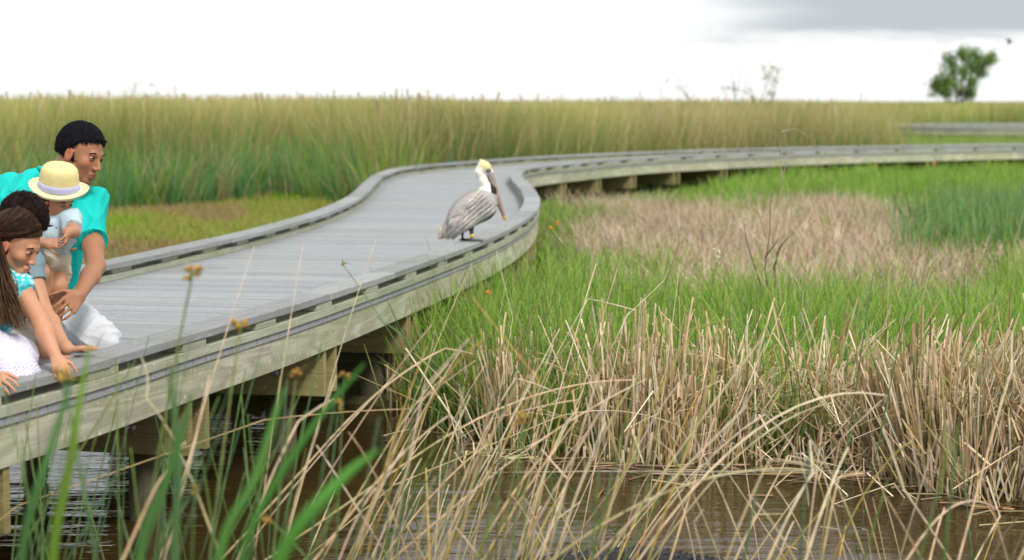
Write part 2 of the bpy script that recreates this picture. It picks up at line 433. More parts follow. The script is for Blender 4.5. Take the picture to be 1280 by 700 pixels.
def deck_dist(p):
    """signed offset across the boardwalk (0..width = on it)"""
    out = np.full(len(p), 1e3); 
    q = PN[::4]; n = PT[::4]
    for i in range(0, len(p), 4000):
        d = p[i:i + 4000, None, :] - q[None]; j = np.argmin((d ** 2).sum(-1), 1)
        out[i:i + 4000] = (d[np.arange(len(j)), j] * n[j]).sum(-1)
    return out
def scatter(n, x0, x1, y0, y1, keep, wedge=True):
    p = np.c_[rng.uniform(x0, x1, n), rng.uniform(y0, y1, n)]
    if wedge: p = p[np.abs(p[:, 0]) < .28 * p[:, 1] + 2.5]
    return p[keep(p)]

# --- tall reed wall behind the boardwalk: left part starts ~29-34 m away, right part just beyond the far kerb
def fardist(p): return deck_dist(p) - 1.95
wallx = np.array([-40, -8, -6, -3.9, -2.6, -1.2, 60]); wally = np.array([26, 28, 29.5, 33, 31.5, 28, 26])
def in_reeds(p):
    x, y = p[:, 0], p[:, 1]; fd = fardist(p)
    a = (y > np.interp(x, wallx, wally) + .9 * vnoise(x * 1.3, y * .1, 15) + rng.normal(0, .25, len(x))) & (fd > .35)
    open_r = (x > .172 * y + .8 + 1.2 * vnoise(y * .9, x * .5, 9) + rng.normal(0, .7, len(x))) & (y < 96)       # open low ground near the distant boardwalk
    return a & ~open_r
def reed_cols(p, N):
    n = vnoise(p[:, 0] * .55, p[:, 1] * .35, 21)[:, None]; m = np.clip(.5 + .5 * n, 0, 1)
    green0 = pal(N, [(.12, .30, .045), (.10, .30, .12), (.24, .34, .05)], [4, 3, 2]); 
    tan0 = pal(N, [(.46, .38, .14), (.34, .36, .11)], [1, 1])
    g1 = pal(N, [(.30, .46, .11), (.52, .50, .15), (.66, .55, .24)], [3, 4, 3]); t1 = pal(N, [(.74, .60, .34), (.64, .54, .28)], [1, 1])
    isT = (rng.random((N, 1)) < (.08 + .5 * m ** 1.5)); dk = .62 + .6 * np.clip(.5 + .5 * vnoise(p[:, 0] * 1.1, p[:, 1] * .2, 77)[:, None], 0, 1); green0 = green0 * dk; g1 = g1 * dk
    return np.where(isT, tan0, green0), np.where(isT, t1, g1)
p1 = scatter(260000, -12, 9, 27, 47, in_reeds)
p1 = p1[:85000]
c0, c1 = reed_cols(p1, len(p1))
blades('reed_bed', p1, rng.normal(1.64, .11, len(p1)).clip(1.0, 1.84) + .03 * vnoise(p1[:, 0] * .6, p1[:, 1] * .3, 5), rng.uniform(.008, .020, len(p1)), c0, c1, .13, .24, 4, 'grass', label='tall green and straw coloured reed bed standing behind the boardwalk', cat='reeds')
p2 = scatter(200000, -32, 34, 50, 115, in_reeds); c0, c1 = reed_cols(p2, len(p2)); p2 = p2[:60000]; c0 = c0[:60000]; c1 = c1[:60000]
hz = 1.66 - .45 * np.clip((p2[:, 0] - .16 * p2[:, 1]) / 3 , 0, 1) * (p2[:, 1] < 90) + .07 * vnoise(p2[:, 0] * .12, p2[:, 1] * .05, 6) - .06 * np.clip((p2[:, 0] - 12) / 10, 0, 1)
blades('reed_bed', p2, hz + rng.normal(0, .10, len(p2)), rng.uniform(.02, .05, len(p2)), c0, c1, .12, .2, 3, 'grass', label='middle distance reed bed stretching over the whole marsh', cat='reeds')
p3 = np.c_[rng.uniform(-1, 1, 55000), rng.uniform(0, 1, 55000) ** 1.4 * 420 + 98]; p3[:, 0] *= p3[:, 1] * .3 + 3
c0, c1 = reed_cols(p3, len(p3)); hz = 1.64 + .12 * vnoise(p3[:, 0] * .03, p3[:, 1] * .012, 8)
blades('reed_bed', p3, hz + rng.normal(0, .08, len(p3)), .0012 * p3[:, 1] * rng.uniform(.6, 1.3, len(p3)), c0 * 1.1, c1 * .95, .05, .08, 2, 'grass', label='far reeds and grass reaching the flat horizon', cat='reeds')
def wall_front(p): y0 = np.interp(p[:, 0], wallx, wally); return (p[:, 1] > y0 - 1.2) & (p[:, 1] < y0 + 2.5) & (fardist(p) > .3) & (p[:, 0] < 8)
p, la, u = None, None, None
c_ = scatter(60000, -12, 8, 26, 47, wall_front)[:650]; k_ = len(c_); u = np.repeat(rng.random(k_), 22); la = rng.uniform(0, 2 * PI, k_ * 22)
p = np.repeat(c_, 22, 0) + np.stack([np.cos(la), np.sin(la)], -1) * np.abs(rng.normal(0, .16, k_ * 22))[:, None]; N = len(p)
c1 = np.where((u < .6)[:, None], pal(N, [(.16, .38, .16), (.22, .44, .12)], [1, 1]), np.where((u < .8)[:, None], pal(N, [(.42, .56, .08), (.34, .5, .1)], [1, 1]), pal(N, [(.66, .54, .32), (.54, .42, .22)], [1, 1])))
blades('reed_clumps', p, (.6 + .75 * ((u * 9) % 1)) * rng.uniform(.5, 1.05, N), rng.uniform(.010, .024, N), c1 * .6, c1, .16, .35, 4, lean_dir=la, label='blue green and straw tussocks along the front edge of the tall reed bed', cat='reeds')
# feathery plume stems rising above the reeds
pl = scatter(5000, -12, 9, 29, 60, in_reeds)[:900]
cc = pal(len(pl), [(.58, .46, .28), (.46, .35, .2)], [1, 1])
blades('reed_plumes', pl, rng.normal(1.76, .09, len(pl)).clip(1.5, 2.0), rng.uniform(.012, .03, len(pl)), cc * .5, cc, .03, .14, 4, 'dry', label='straw coloured plumes standing out of the reed tops', cat='reeds', tipw=1.6)

# --- low grass strip on the left bank behind the boardwalk
def left_strip(p):
    x, y = p[:, 0], p[:, 1]; return (fardist(p) > .06) & (y > bank(x) - .1) & (y < np.interp(x, wallx, wally) + 1.5) & (x < 0)
p = scatter(260000, -12, -1.5, 10.5, 35, left_strip)[:70000]; N = len(p)
n = vnoise(p[:, 0] * 1.3, p[:, 1] * .5, 31)[:, None]
c1 = np.where(n > .25, pal(N, [(.26, .46, .04), (.34, .50, .07)], [2, 1]), np.where(n > -.45, pal(N, [(.42, .46, .09), (.48, .42, .14), (.28, .42, .06)], [1, 1, 1]), pal(N, [(.50, .36, .18), (.42, .30, .14), (.36, .38, .1)], [2, 1, 1])))
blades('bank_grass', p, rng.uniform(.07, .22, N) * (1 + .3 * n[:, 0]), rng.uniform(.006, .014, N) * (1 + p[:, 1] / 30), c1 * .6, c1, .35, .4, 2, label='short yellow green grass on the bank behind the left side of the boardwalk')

# --- marsh to the right of the boardwalk
def right_marsh(p):
    x, y = p[:, 0], p[:, 1]; return (deck_dist(p) < -.03) & (y > bank(x) + .1)
def deadness(x, y):
    # the pink-tan patch of dead grass
    u = x / y * 2400 + 640
    e = np.clip((u - 690) / 60, 0, 1) * (1 - .85 * np.clip((u - 1090) / 90 , 0, 1) * np.clip((y - 18.5) / 2, 0, 1) ) * np.clip((y - 13.6) / 1.5, -1, 1) * np.clip((30 - y) / 2, -1, 1)
    e = np.where(y < 13.6, (y - 13.6) / 1.5, e)
    return e - .25 + .55 * vnoise(x * 1.5, y * .8, 41)
def green_keep(p): return right_marsh(p) & (rng.random(len(p)) < np.clip(.75 - 1.6 * np.clip(deadness(p[:, 0], p[:, 1]), 0, 1), .05, 1)) & (vnoise(p[:, 0] * 1.6, p[:, 1] * 1.2, 3) - .9 * np.exp(-((p[:, 0] - .2) ** 2 / .5 + (p[:, 1] - 15) ** 2 / 9)) > -.75)
def tuss(u, lo, hi): return (lo + (hi - lo) * u)[:, None]
p, la, u = clumped(3000, 20, .085, -1.2, 8, 9.6, 17.5, green_keep); N = len(p)
g = vnoise(p[:, 0] * 1.1, p[:, 1] * .8, 51)
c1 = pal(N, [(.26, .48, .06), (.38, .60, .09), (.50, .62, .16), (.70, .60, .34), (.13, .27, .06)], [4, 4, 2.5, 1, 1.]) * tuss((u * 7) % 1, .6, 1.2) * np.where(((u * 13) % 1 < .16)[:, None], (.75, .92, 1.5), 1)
hh = rng.uniform(.5, 1, N) * (.24 + .52 * u ** 1.6) * (1 + .25 * g) * np.clip((p[:, 1] - bank(p[:, 0])) * .5 + .5, .5, 1)
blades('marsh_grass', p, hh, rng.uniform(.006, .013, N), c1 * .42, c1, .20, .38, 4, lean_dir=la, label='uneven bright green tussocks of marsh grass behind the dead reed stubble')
p, la, u = clumped(2600, 16, .11, -1, 12, 16.5, 30, green_keep); N = len(p)
c1 = pal(N, [(.24, .44, .05), (.34, .54, .09), (.18, .33, .09), (.62, .52, .3)], [3, 3, 1, 1.3]) * tuss((u * 7) % 1, .6, 1.2)
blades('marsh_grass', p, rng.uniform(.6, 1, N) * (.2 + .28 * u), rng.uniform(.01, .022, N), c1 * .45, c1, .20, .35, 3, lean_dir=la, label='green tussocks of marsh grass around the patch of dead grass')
def far_green(p): return (deck_dist(p) < -.1) & (p[:, 0] > .8) & (rng.random(len(p)) < np.clip(1.1 - 1.6 * deadness(p[:, 0], p[:, 1]), .03, 1))
p, la, u = clumped(4200, 16, .17, .5, 18, 20, 48, far_green); N = len(p)
uu = p[:, 0] / p[:, 1] * 2400 + 640; blue = (uu + 60 * vnoise(p[:, 0] * 1.2, p[:, 1] * .7, 91) + (u - .5) * 160 > 1180) & (p[:, 1] + (u - .5) * 8 < 29)
c1 = np.where(blue[:, None], pal(N, [(.20, .40, .13), (.28, .46, .14), (.38, .48, .2)], [3, 2, 1]), pal(N, [(.27, .50, .06), (.36, .58, .11), (.48, .54, .16), (.16, .30, .07)], [3, 3, 1, 1])) * tuss((u * 7) % 1, .65, 1.15)
hh = np.where(blue, .42 + .38 * u, (.26 + .36 * u) * np.interp(p[:, 1], [24, 30, 48], [.7, 1, 1]) * np.interp(uu, [840, 930], [.5, 1])) * rng.uniform(.6, 1.05, N)
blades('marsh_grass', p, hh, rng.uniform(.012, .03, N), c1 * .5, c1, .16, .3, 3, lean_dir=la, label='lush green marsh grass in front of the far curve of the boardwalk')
def mid_open(p): return (fardist(p) > .3) & ~in_reeds(p) & (p[:, 0] > 5)
p = scatter(160000, 5, 34, 44, 100, mid_open)[:40000]; N = len(p); yy = p[:, 1]
c1 = pal(N, [(.28, .46, .09), (.34, .42, .12), (.44, .42, .18)], [3, 2, 1])
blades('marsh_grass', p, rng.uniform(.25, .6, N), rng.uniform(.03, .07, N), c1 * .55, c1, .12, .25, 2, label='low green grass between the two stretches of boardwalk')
# dead grass patch
def dead_keep(p): return right_marsh(p) & (rng.random(len(p)) < np.clip(1.4 * deadness(p[:, 0], p[:, 1]), 0, 1))
p, la, u = clumped(4200, 15, .10, -.2, 11, 12.5, 30, dead_keep); N = len(p)
c1 = pal(N, [(.76, .58, .43), (.86, .72, .56), (.60, .43, .29), (.40, .26, .15), (.40, .44, .14)], [4, 3, 3, 1, .6]) * tuss((u * 7) % 1, .65, 1.12)
blades('dead_grass', p, rng.uniform(.5, 1.05, N) * (.18 + .36 * u), rng.uniform(.007, .017, N), c1 * .5, c1, .38, .5, 3, 'dry', lean_dir=la, label='pinkish tan patch of standing and matted dead grass in the middle of the marsh', cat='dead grass')

# ------------------------------------------------------------------ dead rush stubble along the water's edge
def stalk_field(name, pos, h, r, c0, c1, lean, label, broken=.35, segs=3, dirbias=None):
    N = len(pos); z = np.minimum(ground_z(pos[:, 0], pos[:, 1]), .02) - .05
    a = rng.uniform(0, 2 * PI, N); ln = np.abs(rng.normal(0, lean, N))
    dx = np.cos(a) * ln; dy = np.sin(a) * ln * .8
    if dirbias is not None: dx = dx + dirbias
    bk = rng.random(N) < broken; bt = rng.uniform(.4, .9, N); ba = rng.uniform(0, 2 * PI, N)
    K = 3; V = np.zeros((N, segs + 1, K, 3), np.float32); C = np.zeros((N, segs + 1, K, 3), np.float32)
    for i in range(segs + 1):
        t = i / segs
        cx = pos[:, 0] + h * dx * t; cy = pos[:, 1] + h * dy * t; cz = z + h * t * np.sqrt(np.clip(1 - ln ** 2 * .8, .05, 1))
        if i == segs:
            L = h / segs
            cx = np.where(bk, cx + np.cos(ba) * L * .9, cx); cy = np.where(bk, cy + np.sin(ba) * L * .5, cy); cz = np.where(bk, cz - L * rng.uniform(.5, 1.5, N), cz)
        rr = r * (1 - .3 * t)
        for j in range(K):
            th = 2 * PI * j / K + a
            V[:, i, j, 0] = cx + np.cos(th) * rr; V[:, i, j, 1] = cy + np.sin(th) * rr * .6; V[:, i, j, 2] = cz
            C[:, i, j] = c0 + (c1 - c0) * min(1, t * 1.2)
    q = []
    for j in range(K): q.append([j, (j + 1) % K, (j + 1) % K + K, j + K])
    base = (np.arange(N) * (segs + 1) * K)[:, None, None, None] + (np.arange(segs) * K)[None, :, None, None] + np.array(q)[None, None]
    o = mesh_obj(name, V.reshape(-1, 3), base.reshape(-1, 4), M['dry'], col=C.reshape(-1, 3), smooth=False)
    return tag(o, label, 'dead rushes', kind='stuff')
TAN = [(.84, .68, .43), (.72, .54, .31), (.56, .41, .20), (.95, .82, .58), (.34, .23, .10), (.56, .52, .20)]
def stub_prof(x):                       # height envelope along the bank
    return np.interp(x, [-.8, -.4, 0, .4, .6, 1.0, 1.2, 1.35, 1.7, 1.95, 2.4, 3.2], [.34, .42, .50, .52, .70, .72, .54, .40, .44, .70, .82, .88])
n0 = 18000; x = rng.uniform(-.75, 3.9, n0); dep = rng.beta(1.1, 1.6, n0) * 1.15
clump = vnoise(x * 4.6, dep * 4, 61); kp = rng.random(n0) < np.clip(.42 + 1.15 * clump, .03, 1) * np.interp(x, [-.7, 0, .6, 1.2, 1.55, 1.9, 4], [.75, .85, .9, .75, .45, .8, .85])
x, dep = x[kp], dep[kp]; pos = np.c_[x, bank(x) - .1 + dep]; N = len(x)
h = stub_prof(x) * rng.beta(3, 1.6, N) * rng.uniform(.75, 1.3, N)
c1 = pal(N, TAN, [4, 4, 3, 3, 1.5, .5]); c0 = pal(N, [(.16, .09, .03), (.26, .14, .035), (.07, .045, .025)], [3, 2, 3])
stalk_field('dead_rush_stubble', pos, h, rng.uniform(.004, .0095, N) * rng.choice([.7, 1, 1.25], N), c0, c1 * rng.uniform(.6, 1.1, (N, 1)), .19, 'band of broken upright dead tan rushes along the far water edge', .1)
# tangled leaning / fallen stalks
n0 = 3200; x = rng.uniform(-.2, 3.9, n0); x = x[rng.random(n0) < np.interp(x, [-.2, .6, 1.3, 2, 4], [.15, .4, .9, 1, 1])]; N = len(x)
pos = np.c_[x, bank(x) - .12 + rng.uniform(0, .9, N)]
c1 = pal(N, TAN, [4, 3, 2, 4, 1, .3])
stalk_field('fallen_rushes', pos, rng.uniform(.25, .8, N), rng.uniform(.004, .008, N), c1 * .65, c1, .75, 'tangle of leaning and fallen dead rushes at the water edge', .5, dirbias=rng.normal(.1, .4, N))
n0 = 900; x = rng.normal(2.15, .28, n0); x = x[(x > 1.6) & (x < 3)]; N = len(x); pos = np.c_[x, bank(x) + rng.uniform(.05, .7, N)]
c1 = pal(N, TAN, [4, 3, 2, 5, 1, .3])
stalk_field('collapsed_rushes', pos, rng.uniform(.35, .85, N), rng.uniform(.004, .008, N), c1 * .45, c1 * rng.uniform(.6, 1, (N, 1)), .3, 'collapsed heap of bent over dead rushes at the right end of the bank', .35, dirbias=rng.normal(.55, .35, N))
# a few green stems among the stubble
n0 = 260; x = rng.uniform(-.5, 3.6, n0); pos = np.c_[x, bank(x) + rng.uniform(-.05, .9, n0)]
c1 = pal(n0, [(.14, .28, .05), (.1, .2, .06), (.4, .36, .08)], [3, 2, 1])
blades('green_rush_stems', pos, rng.uniform(.4, .95, n0), rng.uniform(.007, .011, n0), c1 * .6, c1, .12, .12, 4, label='scattered green rush stems growing among the dead stubble', cat='rushes')
tall = scatter(400, -.6, .9, 10.2, 14, right_marsh)[:110]; c1 = pal(len(tall), [(.12, .26, .05), (.2, .34, .06), (.4, .3, .16)], [3, 3, 1])
blades('green_rush_stems', tall, rng.uniform(.55, .95, len(tall)), rng.uniform(.008, .013, len(tall)), c1 * .6, c1, .1, .25, 4, label='taller green rush stems beside the near boardwalk posts', cat='rushes')
n0 = 2600; q_ = scatter(40000, -.7, 1.6, 10.2, 14.5, right_marsh)[:n0]; n0 = len(q_)
c1 = pal(n0, [(.30, .50, .08), (.40, .58, .12), (.20, .38, .07), (.5, .48, .2)], [3, 3, 2, .7])
blades('marsh_grass', q_, rng.uniform(.4, .78, n0) * np.interp(q_[:, 0], [-.5, .8, 1.6], [1, .9, .6]), rng.uniform(.009, .017, n0), c1 * .45, c1, .16, .45, 5, label='broad bladed bright grass next to the outer side of the near boardwalk')
# bits of wet litter floating at the bank
n0 = 130; x = rng.uniform(-.2, 3.6, n0); V = []; parts = []
for i in range(n0):
    a = rng.normal(0, .5); L = rng.uniform(.06, .3); c = np.array([x[i], bank(x[i]) - .10 - abs(rng.normal(0, .22)), .004 + rng.uniform(0, .012)])
    d = np.array([math.cos(a), math.sin(a), rng.normal(0, .03)]) * L / 2
    v, f = tube([c - d, c, c + d], rng.uniform(.003, .006), 4); parts.append((v, f, .5 * pal(1, TAN, [3, 3, 3, 1, 3, 0], .4)[0]))
V, Fc, C = merge(parts)
tag(mesh_obj('floating_litter', V, Fc, M['dry'], col=C), 'bits of dead rush floating along the bank', 'plant litter', kind='stuff')
# ------------------------------------------------------------------ individual foreground stems
def curve_pts(a, b, bend, n=9, sag=(0, 0, -1)):
    a = np.array(a, float); b = np.array(b, float); L = np.linalg.norm(b - a); t = np.linspace(0, 1, n)[:, None]
    return a + (b - a) * t + np.array(sag, float) * (-4 * bend * L) * (t * (1 - t))
def down_to_water(px, py, px2, py2, D, D2):
    """line through two image points at depths D (low) and D2 (high), continued down to the bed"""
    a = W(px, py, D); b = W(px2, py2, D2); d = b - a
    return a, b, d
def rush(px0, py0, px1, py1, D, D2=None, r=.0045, bend=.05, kind='tan', seed=False, name=None, label=None, group=None):
    D2 = D if D2 is None else D2
    a = W(px0, py0, D); b = W(px1, py1, D2); d = b - a
    P = curve_pts(a, b, bend, 12)
    if kind != 'green' and rng.random() < .28:                # a sharp break near the tip
        j = rng.integers(6, 10); ang = rng.uniform(.3, 1.3) * rng.choice([-1, 1]); cs, sn = math.cos(ang), math.sin(ang)
        for q in range(j + 1, len(P)):
            dx, dz = P[q][0] - P[j][0], P[q][2] - P[j][2]; P[q][0] = P[j][0] + cs * dx + sn * dz; P[q][2] = P[j][2] - sn * dx + cs * dz
    t0 = nrm(P[0] - P[1]);
    steep = t0.copy(); steep[2] = -max(abs(steep[2]), .55); steep = nrm(steep)
    k = (P[0][2] + .25) / -steep[2]
    foot = P[0] + steep * k
    mid = P[0] + (t0 + steep) * .5 * k * .4
    P = np.vstack([foot, (foot + mid) / 2 + 0 * mid, mid, P]) if k > 0 else P
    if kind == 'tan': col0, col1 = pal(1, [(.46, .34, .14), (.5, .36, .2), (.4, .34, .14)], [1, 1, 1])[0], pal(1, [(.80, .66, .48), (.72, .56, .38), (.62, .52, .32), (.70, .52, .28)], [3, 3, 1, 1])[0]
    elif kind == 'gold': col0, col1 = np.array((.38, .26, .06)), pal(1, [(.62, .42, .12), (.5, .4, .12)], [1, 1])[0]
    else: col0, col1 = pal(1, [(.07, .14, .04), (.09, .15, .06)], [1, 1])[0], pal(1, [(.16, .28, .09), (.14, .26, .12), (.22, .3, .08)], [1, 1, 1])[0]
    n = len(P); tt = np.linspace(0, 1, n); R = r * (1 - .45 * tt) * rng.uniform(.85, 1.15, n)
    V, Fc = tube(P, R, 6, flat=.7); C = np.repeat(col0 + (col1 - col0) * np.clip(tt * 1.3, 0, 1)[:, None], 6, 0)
    if kind == 'green' and not name: name, cat, label, group = 'green_rush', 'rush', label or 'slim green rush stem standing in the water in front of the boardwalk', 'green rushes in the foreground'
    elif not name: name, cat, label, group = 'dry_rush', 'rush', label or 'thin dry tan rush stalk leaning out of the foreground water', 'dry leaning rushes in the foreground'
    else: cat = 'sedge' if seed else 'rush'
    if not seed:
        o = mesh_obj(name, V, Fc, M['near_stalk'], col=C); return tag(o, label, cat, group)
    root = empty(name, foot, label, cat, group)
    mesh_obj('stem', V, Fc, M['near_stalk'], root, col=C)
    parts = []; top = P[-1]; sc = seed
    for i in range(10):
        dd = nrm(rng.normal(0, 1, 3) * (1, 1, .7) + np.array((0, 0, .25))) * rng.uniform(.4, 1.) * .02 * sc
        c = top + dd
        v, f = tube([c - dd * .5, c - dd * .15, c + dd * .25, c + dd * .6], np.array([.15, .8, 1, .1]) * .0058 * sc, 6)
        parts.append((v, f, pal(1, [(.48, .26, .05), (.6, .38, .07), (.3, .15, .04)], [2, 2, 1])[0]))
        v, f = tube([top, c], [.0014, .001], 4); parts.append((v, f, (.3, .3, .1)))
    for i in range(2):
        dd = np.array([rng.normal(0, .05), rng.normal(0, .03), rng.uniform(-.01, .05)]) * sc
        v, f = tube([top, top + dd * .5 + (0, 0, .008), top + dd], [.0015, .0012, .0004], 4); parts.append((v, f, (.24, .3, .08)))
    V, Fc, C = merge(parts); mesh_obj('seed_head', V, Fc, M['flower'], root, col=C)
    return root
def leafblade(pts, wd, label, col=(.13, .31, .07)):
    """broad cattail leaf given as image points with depths"""
    P = np.array([W(*q) for q in pts]); f = P[0] + (P[0] - P[1]) * 1.0; f[2] = min(f[2], P[0][2] - .3); P = np.vstack([[f[0], f[1], -.1] if f[2] > 0 else f, P])
    k = np.linspace(0, len(P) - 1, 22); P = np.c_[[np.interp(k, range(len(P)), P[:, i]) for i in range(3)]].T
    for _ in range(3): P[1:-1] = .25 * P[:-2] + .5 * P[1:-1] + .25 * P[2:]
    T = np.gradient(P, axis=0); sd = np.cross(T, (0, 1, 0)); sd /= np.linalg.norm(sd, axis=1)[:, None]
    tt = np.linspace(0, 1, len(P)); ww = wd * np.clip(1.0 - tt ** 3.2, .03, 1) * .5
    V = []; C = []
    for i in range(len(P)):
        for s_, dz in ((-1, .0), (-.35, .0015), (0, -.0015), (.35, .0015), (1, .0)):
            V.append(P[i] + sd[i] * ww[i] * s_ + np.array((0, -dz - .002 + abs(s_) * .004, 0))); C.append(np.array(col) * (1 + .12 * (s_ * s_)) * (1 + .15 * tt[i]))
    Fc = [[i * 5 + j, i * 5 + j + 1, i * 5 + j + 6, i * 5 + j + 5] for i in range(len(P) - 1) for j in range(4)]
    o = mesh_obj('cattail_leaf', V, Fc, M['grass'], col=np.array(C))
    sm = o.modifiers.new('thick', 'SOLIDIFY'); sm.thickness = .002
    return tag(o, label, 'leaf', 'broad cattail leaves in the foreground')
# sedges with yellow-brown seed heads (pixel of head, pixel of foot)
for (fx, fy, hx, hy, D, s, lb, r) in [
    (176, 700, 241, 342, 4.3, 1.0, 'tallest green sedge with a golden seed head, above the boardwalk left of the pelican', .006),
    (262, 700, 301, 408, 4.4, 1.0, 'green sedge whose bright orange seed head hangs before the near kerb of the boardwalk', .0055),
    (120, 700, 78, 470, 3.6, .9, 'blurred sedge with an orange seed head just below the girl\'s reaching hand', .006),
    (196, 700, 244, 612, 4.6, .7, 'short sedge with a yellow seed head low in front of the dark water', .004),
    (520, 470, 428, 330, 6.6, .5, 'thin dark sedge stem leaning left with a small brown head over the boardwalk planks', .003),
    (420, 700, 430, 470, 4.8, .9, 'sedge with a yellow head among the tan rushes under the boardwalk edge', .0045),
    (340, 700, 371, 468, 4.6, .8, 'sedge with a small orange head below the long fascia of the boardwalk', .0045),
    (640, 700, 655, 522, 5.0, .9, 'sedge with a yellow green head in the middle of the leaning tan rushes', .004),
    (404, 700, 424, 505, 4.9, .6, 'sedge with a small orange head just below the yellow headed one', .004),
    (385, 700, 335, 648, 4.4, .6, 'low sedge with a tiny yellow head near the bottom of the broad leaves', .004)]:
    rush(fx, fy, hx, hy, D, None, r, .03, 'green', s, 'flowering_sedge', lb, 'flowering sedges in the foreground')
# broad blurred leaves
leafblade([(262, 690, 3.0), (318, 606, 3.02), (340, 530, 3.05), (356, 484, 3.1)], .014, 'broad green leaf with its tip against the dark gap under the boardwalk')
leafblade([(290, 700, 3.1), (345, 600, 3.15), (400, 520, 3.2), (455, 455, 3.3)], .012, 'darker broad green leaf slanting up between the tan rushes', (.09, .25, .05))
leafblade([(328, 715, 2.8), (400, 626, 2.8), (440, 586, 2.85), (474, 562, 2.9)], .020, 'widest bright green leaf low in the foreground leaning strongly to the right', (.12, .33, .06))
leafblade([(165, 700, 3.3), (205, 610, 3.3), (228, 540, 3.3), (240, 490, 3.3)], .014, 'narrow green leaf in the lower left in front of the dark water', (.12, .28, .08))
leafblade([(60, 700, 3.2), (84, 600, 3.2), (96, 520, 3.2), (112, 430, 3.3)], .016, 'yellow green leaf in front of the left end of the boardwalk', (.2, .34, .05))
leafblade([(20, 700, 3.1), (50, 600, 3.1), (70, 540, 3.15), (90, 470, 3.2)], .013, 'green leaf nearest the left edge, leaning right', (.1, .24, .07))
leafblade([(215, 700, 3.4), (225, 600, 3.4), (218, 520, 3.4), (212, 455, 3.4)], .014, 'grey green upright leaf before the beam end on the left', (.14, .26, .1))
# slim green rushes, left part
gl = [(100,700,150,500),(118,700,182,420),(205,700,292,480),(290,700,388,470),(250,700,330,430),(150,700,140,450),(215,700,222,440),(60,700,30,520),(15,700,45,470),(232,700,190,520),(300,700,262,520),(265,700,345,560),(320,700,300,560),(180,700,170,560),(385,700,420,480),(352,700,378,560),(240,700,243,545),(130,700,100,590),(275,690,300,590),(45,700,62,600),(495,700,520,470),(560,700,548,520),(600,700,640,560),(700,700,690,590),(740,700,752,560),(345,700,400,430),(310,700,352,470),(165,700,215,510),(80,700,128,520),(195,700,236,420)]
for _ in range(46):
    a_ = rng.uniform(-10, 480) if rng.random() < .8 else rng.uniform(480, 900); h_ = rng.uniform(430, 640) if a_ < 480 else rng.uniform(500, 640)
    gl.append((a_, 700, a_ + (700 - h_) * rng.normal(.22, .22), h_))
for i, (a, b, c, d) in enumerate(gl):
    rush(a, b, c + rng.normal(0, 4), d, rng.uniform(3.8, 6.0), None, rng.uniform(.0024, .0048), rng.uniform(-.03, .05), 'green')
for (a, b, c, d, D) in [(1000,700,1012,560,4.6),(1150,700,1192,545,4.2),(930,700,950,590,5),(1080,700,1110,600,4.6),(1185,650,1198,530,4.2),(1105,520,1152,305,7.6),(1078,430,1092,340,8.6),(658,470,664,318,8.9),(545,500,580,372,8.2),(690,500,752,398,8.4),(500,580,455,430,7),(560,470,470,395,7.4),(640,470,700,405,8.2)]:
    rush(a, b, c, d, D, None, .0052 if D < 6 else .004, .02, 'green')
# long arching dry stalks read off the photograph
arcs = [((400,563),(590,422),6.0,.08,.0065),((330,525),(612,512),6.2,.02,.004),((800,698),(1106,494),5.6,.17,.007),((790,700),(1088,497),5.7,.19,.006),((815,700),(1041,503),5.8,.12,.006),
        ((690,700),(1010,588),5.0,.10,.0065),((700,520),(900,560),7.2,.10,.004),((840,600),(900,566),7.6,.1,.004),((1140,690),(1250,640),5.4,.2,.006),((440,640),(560,520),5.2,.05,.005),
        ((560,640),(808,474),5.8,.04,.006),((520,570),(790,475),6.0,.08,.005),((430,650),(560,455),5.6,.05,.005),((610,690),(745,497),5.6,.04,.005),((300,690),(400,480),4.8,.05,.005),
        ((205,700),(262,470),4.4,-.03,.0045),((240,560),(318,308),5.4,.02,.0035),((338,560),(380,300),5.6,.02,.0035),((255,640),(145,480),4.6,.18,.005),((480,600),(590,330),6.6,.03,.003),((390,560),(470,300),6.4,.03,.003),
        ((660,640),(745,330),6.8,.02,.0045),((700,600),(772,335),6.8,.03,.0045),((820,560),(850,330),7.6,.0,.004),((600,640),(656,312),7.0,.01,.0035),((740,600),(795,330),7.4,.02,.004),((940,640),(905,420),7.2,.02,.004),((640,560),(770,320),7.2,.05,.005),
        ((350,700),(420,470),4.8,.04,.005),((1010,690),(1060,560),5.2,.05,.006),((960,700),(1036,560),5.2,.05,.006),((1236,560),(1280,420),6,.04,.005),((180,640),(240,560),4.2,.1,.004)]
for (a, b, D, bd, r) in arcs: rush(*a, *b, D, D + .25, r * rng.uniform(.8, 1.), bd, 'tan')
# loose thicket of leaning dry stalks
for i in range(112):
    u = rng.random()
    if u < .62: x0 = rng.normal(560, 120); 
    else: x0 = rng.uniform(350, 1300)
    D = rng.uniform(4.6, 7.2); y0 = 700
    top = rng.uniform(400, 640) if x0 < 820 else rng.uniform(500, 680)
    if rng.random() < .12: top -= 70
    ln = rng.normal(.42, .22)
    x1 = x0 + (y0 - top) * ln
    if x1 < 330: continue
    kind = 'gold' if rng.random() < .16 else 'tan' if rng.random() < .9 else 'green'
    rush(x0, y0, x1, top, D, D + rng.uniform(-.2, .3), rng.uniform(.0028, .0058), abs(rng.normal(.03, .05)), kind)
for i in range(26):                                   # some lean the other way
    x0 = rng.uniform(460, 1290); top = rng.uniform(520, 670); x1 = x0 - (700 - top) * rng.uniform(.1, .8)
    rush(x0, 700, x1, top, rng.uniform(5, 7), None, rng.uniform(.003, .0055), rng.uniform(.0, .1), 'tan')
